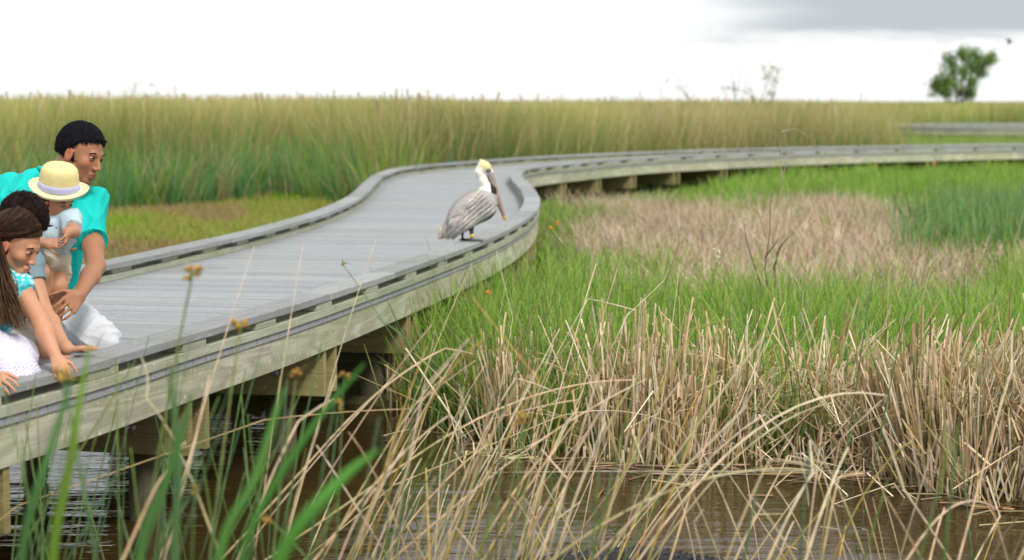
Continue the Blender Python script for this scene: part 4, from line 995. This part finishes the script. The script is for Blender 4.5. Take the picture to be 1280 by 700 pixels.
parts = []
for i in range(1100):                             # long loose strands
    side = -1 if i % 5 else 1                      # -1 is the side turned to the camera
    RD = np.array((.116, .091, .104)) * hd.s; CC = (-.012, 0, .036)
    def on(v, g=1.0): v = nrm(v); return hd.c + (np.array(CC) * hd.s + v * RD * g) @ hd.R
    yy = -side
    u0 = np.array((rng.uniform(-.35, .95), yy * rng.uniform(.0, .35) * -side * side, .9)); u0[1] = -side * -1 * abs(u0[1]) if side == 1 else -abs(u0[1])
    sg = -1 if side == -1 else 1
    u1 = np.array((rng.uniform(-.75, -.28), sg * .9, rng.uniform(-.25, .12)))
    g = rng.uniform(.99, 1.06); arcp = [on(u0 * (1 - t) + u1 * t + np.array((.12 * math.sin(PI * t), sg * .35 * math.sin(PI * t), -.10 * math.sin(PI * t))), g) for t in np.linspace(0, 1, 7)]
    behind = arcp[-1]
    if rng.random() < .55: endp = W(rng.uniform(0, 24), rng.uniform(372, 412), 6.9 + rng.uniform(-.05, .05))
    elif rng.random() < .4: endp = W(rng.uniform(14, 34), rng.uniform(388, 416), 6.86 + rng.uniform(-.04, .04))
    else: endp = W(rng.uniform(-22, 6), rng.uniform(370, 410), 6.95 + rng.uniform(-.05, .08))
    if side == 1: endp = endp + (0, .2, 0)
    m1 = lerp(behind, endp, .35) + rng.normal(0, .006, 3) + np.array((-.004, -.012, -.01)); m2 = lerp(behind, endp, .72) + rng.normal(0, .010, 3) + np.array((-.002, -.006, -.01))
    K = np.array(arcp + [m1, m2, endp]); ki = np.array([0, .35, .7, 1., 1.35, 1.7, 2., 3., 4., 5.]); k = np.linspace(0, 5, 30)
    P = np.stack([np.interp(k, ki, K[:, j]) for j in range(3)], -1)
    for _ in range(2): P[1:-1] = .25 * P[:-2] + .5 * P[1:-1] + .25 * P[2:]
    P += np.stack([np.sin(k * 1.7 + i), np.cos(k * 1.3 + i * 2), 0 * k], -1) * .005 * ((k / 5) ** 1.5)[:, None]
    v, f = tube(P, np.interp(k, [0, 2, 4, 5], [.0018, .0032, .0026, .0005]), 4, flat=.6)
    base = np.array(random.choice([(.030, .015, .010), (.02, .012, .009), (.05, .026, .014), (.085, .045, .022)])); tip = np.array((.24, .14, .07)) * random.uniform(.5, 1.2)
    parts.append((v, f, np.repeat(base + (tip - base) * np.clip((k / 5 - .55) * 1.6, 0, 1)[:, None], 4, 0)))
V, Fq, C = merge(parts); mesh_obj('long_hair', V, Fq, M['hair'], girl, col=C)
T = Sdf(); T.cap(nk + (-.02, 0, -.03), lerp(s1, s0, .5), .058, .095, .04); T.cap(lerp(s1, s0, .5), pv, .105, .108, .04); T.cap(s1, s0, .054, .054, .02)
T.cap(s1, lerp(s1, e1, .6), .054, .050, .02, cut=(lerp(s1, e1, .12), nrm(e1 - s1 + np.array((-.02, 0, -.02))))); T.cap(s0, lerp(s0, e0, .3), .054, .05, .02, cut=(lerp(s0, e0, .2), nrm(e0 - s0)))
def blouse(V):
    n = np.sin(V[:, 0] * 170 + 3 * np.sin(V[:, 2] * 120)) * np.sin(V[:, 2] * 190 + 2 * np.sin(V[:, 0] * 90)); m = np.clip(n * 1.6, 0, 1)[:, None]
    return np.array((.05, .58, .64)) * (1 - m) + np.array((.62, .74, .80)) * m
solid('blouse', T, M['cloth'], girl, blouse, .0045, 2, (.006, 34, [(.7, 0, .7)], 17))
T = Sdf(); T.cap(pv, W(18, 446, 6.98), .115, .085, .05); T.cap(W(-8, 440, 6.9), W(30, 450, 6.92), .09, .055, .04)
T.cap(W(14, 446, 6.88), W(34, 462, 6.83), .06, .035, .04); T.cap(W(-20, 450, 6.85), W(14, 462, 6.80), .08, .05, .04); T.cap(W(30, 450, 6.86), W(45, 464, 6.82), .036, .016, .02); T.cap(W(18, 460, 6.80), W(32, 474, 6.75), .036, .014, .02); T.cap(W(4, 462, 6.76), W(18, 474, 6.72), .036, .02, .02); T.cap(W(34, 455, 6.82), W(38, 468, 6.78), .026, .014, .02)
def lace(V):
    a = V[:, 0] * 240 + 2.2 * np.sin(V[:, 2] * 130); b = V[:, 2] * 260 + 2.2 * np.sin(V[:, 0] * 110 + V[:, 1] * 60); m = np.clip((np.abs(np.sin(a) * np.sin(b)) - .35) * 2.2, 0, 1)
    low = np.clip((W(20, 446, 6.9)[2] - V[:, 2]) * 30 + .5, .25, 1); m = (m * low)[:, None]
    return np.array((.72, .72, .84)) * (1 - m) + np.array((.40, .36, .58)) * m
solid('lace_skirt', T, M['cloth'], girl, lace, .0034, 2, (.008, 40, [(.9, 0, .3), (.5, 0, .8)], 19))

# ------------------------------------------------------------------ brown pelican
PD = 13.3
def Pz(px, py, dy=0.): return W(px, py, PD) + np.array((0, dy, 0))
pel = empty('pelican', G(600, 303, CAP), 'brown pelican with a white and yellow head standing on the outer kerb, bill pointing down', 'pelican')
B = Sdf()
B.ell(Pz(588, 262), (.178, .105, .115), frame((.80, 0, .60), (-.6, 0, .8)), .03); B.ell(Pz(603, 256), (.105, .095, .110), None, .04)
B.cap(Pz(575, 276), Pz(556, 290), .075, .040, .05); B.cap(Pz(556, 290), Pz(549, 297), .04, .014, .03)
B.cap(Pz(610, 252), Pz(614, 238), .062, .042, .03); B.cap(Pz(613, 240), Pz(604, 226), .036, .030, .02); B.cap(Pz(604, 226), Pz(599, 215), .031, .030, .015); B.cap(Pz(599, 215), Pz(603, 207), .031, .034, .015)
B.ell(Pz(606, 208.5), (.042, .034, .038), None, .012); B.cap(Pz(603, 203), Pz(600, 199.5), .02, .006, .012); B.cap(Pz(609, 210), Pz(614, 216), .028, .018, .01)
def pelcol(V):
    u = V[:, 0]; z = V[:, 2]; c = np.tile((.36, .33, .30), (len(V), 1)); p = lambda px, py: Pz(px, py)
    a = p(612, 240); neckm = ((V - p(612, 240)) @ nrm((.35, 0, 1))) > 0; c[neckm] = (.86, .85, .78)
    d = nrm(p(625, 250) - p(585, 205)); 
    front = ((V - p(611.5, 222)) @ nrm((1, 0, .15))) > 0; c[neckm & front & (z < p(0, 216)[2])] = (.035, .028, .025)
    yel = ((V - p(602.5, 208)) @ nrm((.75, 0, .65))) > -.004; c[yel & (z > p(0, 214)[2])] = (.84, .70, .38)
    ey = np.linalg.norm((V - p(611, 213.5))[:, [0, 2]], axis=1) < .016; c[ey] = (.05, .07, .11)
    tail = V[:, 0] < p(551, 0)[0]; c[tail] = (.62, .55, .45)
    bel = ((V - p(607, 283)) @ nrm((.62, 0, -.78))) > -.034; c[bel & ~neckm] = (.05, .038, .033)
    return c
solid('body', B, M['feather'], pel, pelcol, .0035, 3)
Bl = Sdf(); Bl.cap(Pz(613, 217), Pz(622, 246), .0225, .018, .01); Bl.cap(Pz(622, 246), Pz(630.8, 273), .018, .012, .008); Bl.cap(Pz(630.5, 270), Pz(630.2, 274.5), .0075, .004, .004)
Bl.ell(Pz(613, 217), (.02, .018, .022), None, .01)
def billcol(V):
    t = np.clip((Pz(0, 216)[2] - V[:, 2]) / (Pz(0, 216)[2] - Pz(0, 274)[2]), 0, 1)[:, None]
    c = np.array((.34, .31, .30)) * (1 - t) + np.array((.38, .19, .13)) * t; c[(t > .93)[:, 0]] = (.6, .42, .12); return c
solid('bill', Bl, M['bill'], pel, billcol, .003, 1)
Pc = Sdf(); Pc.cap(Pz(611, 219), Pz(617, 240), .013, .010, .01); Pc.cap(Pz(617, 240), Pz(626.5, 266), .010, .004, .008)
o = solid('pouch', Pc, M['bill'], pel, (.05, .04, .035), .003, 1)
parts = []
for y in (-1, 1):
    v, f = sphere(Pz(610.8, 213) + (0, .026 * y, 0), .0065, 10, 7); parts = [(v, f, (.45, .5, .5))]; v, f = sphere(Pz(611.1, 213) + (0, .0305 * y, 0), .0038, 8, 6); parts.append((v, f, (.01, .01, .01))); V, Fq, C = merge(parts); mesh_obj('eye', V, Fq, M['eye'], pel, col=C)
for y in (-1, 1):                                # folded wings built of overlapping feathers
    Wg = Sdf(); Rw = frame((.79, 0, .61), (-.61, 0, .79))
    Wg.ell(Pz(589, 262) + (0, y * .064, 0), (.185, .05, .098), Rw, .02); Wg.cap(Pz(580, 277) + (0, y * .06, 0), Pz(555, 296) + (0, y * .02, 0), .05, .012, .04); Wg.ell(Pz(607, 255) + (0, y * .066, 0), (.075, .045, .072), None, .03)
    wg = solid('wing', Wg, M['feather'], pel, lambda V: np.tile((.44, .43, .42), (len(V), 1)), .0045, 2)
    WV = np.array([v_.co[:] for v_ in wg.data.vertices]) + wloc(wg)
    def surf(q_):
        d_ = (WV[:, 0] - q_[0]) ** 2 + (WV[:, 2] - q_[2]) ** 2; m_ = d_ < .010 ** 2
        if not m_.any(): m_ = d_ <= d_.min() + 1e-9
        return (WV[m_, 1] * y).max() * y
    parts = []
    ax = nrm(Pz(552, 298) - Pz(612, 248)); upv = nrm(np.cross(ax, (0, 1, 0))); upv = upv if upv[2] > 0 else -upv
    for row in range(7):
        for j in range(11):
            t = (j + .5 * (row % 2)) / 11; w_ = (row - 3) / 3.2
            base = Pz(616, 246) + ax * (.02 + .30 * t) + upv * (w_ * .088 * (1 - .55 * t) + .008)
            lw = .16 + .02 * row; yy = .105 * math.sqrt(max(0, 1 - (w_ * .8) ** 2)) * (1 - .62 * t ** 1.5) + .012
            p0 = base + np.array((0, y * yy, 0)); L = rng.uniform(.065, .085) * (1 + .8 * (row < 3) * t)
            dd = nrm(ax + upv * (.12 if row > 3 else -.10) + rng.normal(0, .05, 3) * (1, .2, 1)); sdv = nrm(np.cross(dd, (0, y, 0)))
            wd = .011 if row > 3 else .0135; pts = []; n = 6
            col = pal(1, [(.48, .465, .45), (.41, .39, .375), (.55, .53, .51)], [3, 2, 1])[0] if row < 4 else pal(1, [(.60, .56, .52), (.24, .20, .18), (.50, .46, .43)], [2, 1.2, 3])[0]
            Vv = []
            for i in range(n):
                s_ = i / (n - 1); ww = wd * math.sin(PI * min(1, .12 + .88 * s_) ** .8) if s_ < 1 else .0005
                c = p0 + dd * L * s_; c[1] = surf(c) + y * (.0015 + .006 * s_); Vv += [c - sdv * ww, c + np.array((0, y * .0025, 0)), c + sdv * ww]
            ff = [[i * 3 + a, i * 3 + a + 1, i * 3 + a + 4, i * 3 + a + 3] for i in range(n - 1) for a in (0, 1)]
            Cc = np.array([col * (.85 if (k % 3) != 1 else 1.1) for k in range(len(Vv))]); parts.append((np.array(Vv), ff, Cc))
    V, Fq, C = merge(parts); fo = mesh_obj('feathers', V, Fq, M['feather'], wg, col=C)
    sm = fo.modifiers.new('t', 'SOLIDIFY'); sm.thickness = .0015
for (kx, fx, fy, dy) in ((589, 589.5, 298.5, -.03), (578, 577, 297, .05)):
    L_ = Sdf(); top = Pz(kx, 284, dy); ft = Pz(fx, 0, dy); ft[2] = CAP + .012; L_.cap(top, lerp(top, ft, .5), .020, .012, .01); L_.cap(lerp(top, ft, .5), ft, .010, .008, .006)
    for a in (-.45, 0, .45): L_.cap(ft, ft + (math.cos(a) * .075 + 0, -math.sin(a) * .075, -.006), .007, .005, .006)
    L_.ell(ft + (.035, 0, -.006), (.042, .032, .0045), None, .006); L_.cap(ft, ft + (-.025, .005, -.006), .006, .003, .004)
    lg = solid('leg', L_, M['bill'], pel, (.09, .085, .08), .003, 1)
    if dy < 0:
        v, f = tube([ft + (0, 0, .018), ft + (0, 0, .040)], [.0135, .0135], 12, cap=True); mesh_obj('ring', v, f, M['bill'], lg, col=np.tile((.80, .62, .05), (len(v), 1)))

# ------------------------------------------------------------------ alligator in the water
gat = empty('alligator', (.45, 7.2, 0), 'dark alligator floating low in the water under the rushes, only its ridged back showing', 'alligator')
B = Sdf(); sp = [(-.95, 6.55, -.015), (-.6, 6.75, -.01), (-.25, 6.98, -.03), (.1, 7.18, -.05), (.5, 7.27, -.045), (.8, 7.22, -.06), (1.1, 7.05, -.03), (1.45, 6.85, -.05), (1.8, 6.75, -.07), (2.1, 6.8, -.09)]
rd = [.05, .085, .085, .11, .125, .10, .09, .06, .04, .015]
for i in range(len(sp) - 1): B.cap(sp[i], sp[i + 1], rd[i], rd[i + 1], .04)
B.cap((-.95, 6.55, -.02), (-1.22, 6.37, -.02), .055, .035, .03)
for y in (-.04, .04): B.ell((-.72 - y * .5, 6.69 + y, .075), .026, None, .015)
for (x_, y_, dx, dy) in ((.1, 7.12, .05, .2), (.1, 7.12, .1, -.2), (.75, 7.18, .1, .2), (.75, 7.18, .1, -.2)): B.cap((x_, y_, -.05), (x_ + dx, y_ + dy, -.12), .045, .03, .03)
for i in range(96):
    s_ = i / 95 * (len(sp) - 2.2) + 1.6; k = min(int(s_), len(sp) - 2); t = s_ - k; c = lerp(sp[k], sp[k + 1], t); r_ = rd[k] * (1 - t) + rd[k + 1] * t
    if s_ > 8: continue
    tdir = nrm(np.array(sp[k + 1]) - np.array(sp[k])); sd_ = np.array((-tdir[1], tdir[0], 0))
    row = (i % 3) - 1
    for a in ((-.95, -.32, .32, .95) if i % 2 else (-.64, 0, .64)):
        p0 = c + sd_ * math.sin(a) * r_ + np.array((0, 0, math.cos(a) * r_)); nn = sd_ * math.sin(a) + np.array((0, 0, math.cos(a)))
        B.cap(p0 - tdir * .014 - nn * .004, p0 + tdir * .010 + nn * .018, .011, .0045, .003)
solid('body', B, M['hide'], gat, (.022, .023, .026), .0065, 1)
for y in (-.04, .04):
    v, f = sphere((-.735 - y * .5, 6.68 + y, .088), .014, 10, 7); mesh_obj('eye', v, f, M['eye'], gat, col=np.tile((.2, .17, .05), (len(v), 1)))

# ------------------------------------------------------------------ lone tree, shrubs on the horizon, twigs and flowers in the marsh
def branchy(start, dirv, L, r, depth, out, tips, spread=.6, up=.25, kmin=2, kmax=4):
    n = 5; P = [np.array(start, float)]; d = nrm(dirv)
    for i in range(n): d = nrm(d + rng.normal(0, .16, 3) + np.array((0, 0, up * .15))); P.append(P[-1] + d * L / n)
    out.append((P, np.linspace(r, r * .55, n + 1))); 
    if depth == 0: tips.append((P[-1], d)); tips.append((P[3], d)); return
    for k in range(rng.integers(kmin, kmax + 1)):
        dd = nrm(d + rng.normal(0, spread, 3) + np.array((0, 0, up))); j = rng.integers(2, n + 1)
        branchy(P[j], dd, L * rng.uniform(.55, .8), r * .55, depth - 1, out, tips, spread, up, kmin, kmax)
def limbs_mesh(out, col, k=6):
    parts = []
    for P, R in out: v, f = tube(P, R, k); parts.append((v, f, col))
    return merge(parts)
def leaves(centres, n, rad, size, cols, wts):
    V = []; C = []; 
    for c in centres:
        for _ in range(n):
            p = c + rng.normal(0, rad, 3); a = nrm(rng.normal(0, 1, 3)); b = nrm(np.cross(a, rng.normal(0, 1, 3))); s_ = size * rng.uniform(.6, 1.3)
            V += [p - a * s_, p + b * s_ * .45, p + a * s_, p - b * s_ * .45]; C += [pal(1, cols, wts, .2)[0]] * 4
    return np.array(V), np.arange(len(V)).reshape(-1, 4), np.array(C)
tree_o = W(1199, 129, 122); tree_o[2] = 0.05
tr = empty('lone_tree', tree_o, 'lone round leafy tree on the horizon at the right, leaning slightly right', 'tree')
out = []; cen = []
for (px, py, rp) in [(1186,74,8),(1190,87,9),(1176,104,8),(1192,104,11),(1205,93,7),(1211,70,10),(1224,71,10),(1236,79,8),(1209,83,9),(1227,88,7),(1170,113,7),(1204,112,9),(1216,101,7),(1241,73,5),(1182,95,8),(1182,114,7),(1214,114,6),(1168,103,4),(1222,60+20,8),(1204,64,4)]:
    c = W(px, py, 122 + rng.uniform(-.8, .8)); mid = lerp(tree_o, c, .5) + np.array((-.25 * (c[0] - tree_o[0]), 0, .1)); K = curve_pts(tree_o, c, .0, 7); K[1:-1] += (mid - lerp(tree_o, c, .5)) * .8
    out.append((K + rng.normal(0, .02, K.shape) * (np.arange(7) > 0)[:, None], np.linspace(.045, .014, 7)))
    for _ in range(9):
        e_ = c + rng.normal(0, rp / 19.5 * .55, 3); out.append(([K[-2], lerp(K[-2], e_, .5) + rng.normal(0, .04, 3), e_], np.array([.014, .01, .005])))
        cen.append(e_); cen.append(lerp(K[-2], e_, .7))
V, Fq, C = limbs_mesh(out, (.14, .11, .08)); mesh_obj('trunk', V, Fq, M['bark'], tr, col=C)
V, Fq, C = leaves(cen, 26, .15, .08, [(.12, .24, .04), (.20, .34, .07), (.3, .42, .14)], [3, 3, 1]); mesh_obj('crown', V, Fq, M['leaf'], tr, col=C)
def bare_shrub(px, D, h, label, n=5, leafy=0, col=(.20, .15, .11), r=.02, spread=.35, name='bare_shrub'):
    b = W(px, 127, D); b[2] = 0.03; root = empty(name, b, label, 'shrub'); out = []; tips = []
    for i in range(n): branchy(b, (rng.normal(0, .3), rng.normal(0, .3), 1), h * rng.uniform(.55, .75), r, 1 if h < 1 else 2, out, tips, spread, .3, 1, 3)
    V, Fq, C = limbs_mesh(out, col, 5); mesh_obj('twigs', V, Fq, M['bark'], root, col=C)
    if leafy: V, Fq, C = leaves([t[0] for t in tips], leafy, .06, .035, [(.3, .34, .14), (.36, .32, .16)], [1, 1]); mesh_obj('leaves', V, Fq, M['leaf'], root, col=C)
bare_shrub(888, 52, 2.15, 'sparse leafless shrub poking above the reeds right of centre', 5, 4, r=.022)
bare_shrub(938, 50, 2.0, 'small bush with a grey green leafy tip on the skyline beside the leafless shrub', 4, 26, (.2, .16, .12), r=.028)
bare_shrub(205, 44, 1.72, 'wispy twiggy shrub on the skyline above the left reed bed', 4, 8, (.33, .28, .2), r=.014)
bare_shrub(150, 43, 1.62, 'fainter wispy shrub left of the twiggy one on the left skyline', 3, 5, (.33, .28, .2), r=.012)
bare_shrub(840, 54, 1.65, 'low faint twigs on the skyline left of the leafless shrub', 2, 2, (.3, .25, .2), r=.008)
bare_shrub(1120, 90, 1.9, 'thin twigs on the skyline left of the lone tree', 3, 2, (.3, .26, .2), r=.012)
# dark twigs standing in the marsh
def twig(pts_list, D, label, col, r=.0045, name='dry_twig'):
    b = W(*pts_list[0][0], D); root_loc = (b[0], b[1], 0.02); parts = []
    for pl_ in pts_list:
        P = np.array([W(x, y, D) for x, y in pl_]); n = len(P); k = np.linspace(0, n - 1, 4 * n); P = np.stack([np.interp(k, range(n), P[:, j]) for j in range(3)], -1); P[:, 1] += np.cumsum(rng.normal(0, .006, len(P)))
        for _ in range(2): P[1:-1] = .25 * P[:-2] + .5 * P[1:-1] + .25 * P[2:]
        v, f = tube(P, np.linspace(r, r * .35, len(P)), 5); parts.append((v, f, col))
    V, Fq, C = merge(parts); return tag(mesh_obj(name, V, Fq, M['bark'], col=C), label, 'twig')
twig([[(955, 400), (953, 360), (944, 335), (933, 300), (931, 280)], [(968, 385), (969, 350), (970, 330), (978, 305), (993, 292)], [(970, 330), (972, 312), (979, 302)], [(969, 345), (967, 335), (971, 322)], [(966, 400), (962, 370), (956, 340), (957, 322), (962, 290), (962, 262), (965, 240)], [(957, 322), (966, 308), (974, 297)]], 13.2, 'dark branching dead twigs in the green marsh right of the flower spike', (.13, .085, .06), .006)
twig([[(982, 300), (979, 262), (977, 215), (973, 165)], [(980, 240), (975, 200), (977, 158)], [(979, 220), (986, 185), (980, 162)], [(977, 165), (995, 160), (1012, 172)], [(985, 260), (1003, 238), (1010, 215)], [(985, 300), (990, 255), (998, 240)], [(960, 300), (946, 262), (945, 230)], [(945, 262), (930, 235)]], 13.6, 'tall pale wispy dead stem rising past the far kerb, curling at the top', (.42, .34, .24), .0042, 'dead_weed')
fl = empty('flower_spike', W(893, 400, 12.6), 'thin stem with small cream white flowers in the middle of the marsh', 'flower')
v, f = tube([W(885, 405, 12.6), W(889, 365, 12.6), W(896, 325, 12.6), W(897, 308, 12.6)], [.004, .003, .002, .001], 5); mesh_obj('stem', v, f, M['grass'], fl, col=np.tile((.2, .3, .1), (len(v), 1)))
parts = []
for i in range(16):
    c = W(896 + rng.normal(0, 2), rng.choice([323, 314]) + rng.normal(0, 2.5), 12.6 + rng.normal(0, .012)); v, f = sphere(c, rng.uniform(.005, .010), 7, 5); parts.append((v, f, (.85, .80, .62)))
V, Fq, C = merge(parts); mesh_obj('blossom', V, Fq, M['flower'], fl, col=C)
for (px, py, D, lb) in ((688, 285, 15.5, 'orange marsh flower beside the outer bend of the boardwalk, the left one of two'), (697, 279, 15.8, 'orange marsh flower beside the outer bend of the boardwalk, the right one of two'), (1168, 205, 20, 'orange tipped stem in the green grass before the far boardwalk'), (610, 366, 11.6, 'small yellow flower in the grass close to the fascia below the pelican')):
    root = empty('marsh_flower', W(px, py + 60, D), lb, 'flower', 'orange marsh flowers')
    v, f = tube([W(px - 2, py + 80, D), W(px, py + 30, D), W(px, py, D)], [.004, .003, .002], 5); mesh_obj('stem', v, f, M['grass'], root, col=np.tile((.22, .3, .08), (len(v), 1)))
    parts = []
    for i in range(9):
        v, f = sphere(W(px, py, D) + rng.normal(0, .009, 3), rng.uniform(.005, .009), 7, 5); parts.append((v, f, (.78, .33, .05)))
    V, Fq, C = merge(parts); mesh_obj('blossom', V, Fq, M['flower'], root, col=C)
# bird far off in the sky
bd = empty('flying_bird', W(1262, 54, 70), 'tiny dark bird flying near the grey cloud at the upper right', 'bird'); c = W(1262, 54, 70)
Bq = Sdf(); Bq.cap(c + (-.09, 0, -.02), c + (.09, 0, .03), .03, .02, .02); solid('body', Bq, M['feather'], bd, (.08, .07, .07), .012, 1)
for y in (-1, 1):
    v = np.array([c + (-.03, 0, .01), c + (.05, 0, .02), c + (.02 + .02 * y, .12 * y, .13), c + (-.05, .12 * y, .12), c + (-.03 + .04 * y, .3 * y, .17), c + (-.10, .3 * y, .15)]); o = mesh_obj('wing', v, [[0, 1, 2, 3], [3, 2, 4, 5]], M['feather'], bd, col=np.tile((.07, .06, .06), (6, 1))); sm = o.modifiers.new('t', 'SOLIDIFY'); sm.thickness = .01
# ------------------------------------------------------------------ sky, light, camera
w = bpy.data.worlds.new('World'); S.world = w; w.use_nodes = True
nt = w.node_tree; bg = nt.nodes['Background']
SUN_EL, SUN_AZ = math.radians(46), math.radians(150)      # azimuth measured from +Y towards +X: high, behind the camera on the right
sky = node(nt, 'ShaderNodeTexSky', sky_type='NISHITA'); sky.sun_disc = False
sky.sun_elevation = SUN_EL; sky.sun_rotation = SUN_AZ
tc = node(nt, 'ShaderNodeTexCoord')
mp = mapping(nt, tc.outputs['Generated'], (1.6, 1.6, 9))
nz = noise(nt, mp, 1.7, 7, .58, .4)
sky_s = mixc(nt, 1.0, sky.outputs[0], (.1, .1, .1), 'MULTIPLY')
# thin overcast: bright white deck with soft grey undersides
sep = node(nt, 'ShaderNodeSeparateXYZ'); nt.links.new(tc.outputs['Generated'], sep.inputs[0])
def mr(src, a, b, c=0., d=1.):
    n = node(nt, 'ShaderNodeMapRange', interpolation_type='SMOOTHSTEP'); nt.links.new(src, n.inputs[0])
    for i, v in enumerate((a, b, c, d)): n.inputs[i + 1].default_value = v
    return n.outputs[0]
def mth(op, a, b=None):
    n = node(nt, 'ShaderNodeMath', operation=op)
    for i, v in enumerate((a, b)):
        if v is None: continue
        if hasattr(v, 'links'): nt.links.new(v, n.inputs[i])
        else: n.inputs[i].default_value = v
    return n.outputs[0]
fine = noise(nt, mapping(nt, tc.outputs['Generated'], (9, 9, 60)), 1.4, 5, .55, .5)
el = mth('ADD', sep.outputs['Z'], mth('MULTIPLY', mth('SUBTRACT', fine, .5), .030))
az = mth('ADD', sep.outputs['X'], mth('MULTIPLY', mth('SUBTRACT', fine, .5), .10))
band = mth('MULTIPLY', mth('MULTIPLY', mr(el, .027, .041), mr(el, .16, .09)), mr(az, .075, .17))
cloud = ramp(nt, nz, [(.3, (.80, .82, .85)), (.6, (.98, .985, 1.0))])
white = mixc(nt, mr(sep.outputs['Z'], .06, .16), (1.02, 1.025, 1.03), cloud)
over = mixc(nt, mth('MULTIPLY', band, .9), white, (.46, .51, .56))
final = mixc(nt, .90, sky_s, over)
nt.links.new(final, bg.inputs[0]); bg.inputs[1].default_value = 1.0
sl = bpy.data.lights.new('sun', 'SUN'); sl.energy = 2.5; sl.angle = math.radians(10); sl.color = (1, .95, .88)
so = bpy.data.objects.new('sun', sl); COL.objects.link(so)
sd = Vector((math.sin(SUN_AZ) * math.cos(SUN_EL), math.cos(SUN_AZ) * math.cos(SUN_EL), math.sin(SUN_EL)))
so.rotation_euler = sd.to_track_quat('Z', 'Y').to_euler(); so.location = (-10, -10, 20)
cd = bpy.data.cameras.new('camera'); cd.sensor_width = 36; cd.lens = 36 * F / 1280; cd.clip_end = 9000; cd.clip_start = .1
co = bpy.data.objects.new('camera', cd); COL.objects.link(co); co.location = (0, 0, CZ); co.rotation_euler = (PI / 2 - TH, 0, 0)
cd.dof.use_dof = True; cd.dof.focus_distance = 8.6; cd.dof.aperture_fstop = 2.8; cd.dof.aperture_blades = 9
S.camera = co
vs = S.view_settings; vs.view_transform = 'Standard'; vs.look = 'None'; vs.gamma = 1; vs.use_curve_mapping = False; vs.exposure = 0.12
S.render.engine = 'CYCLES'
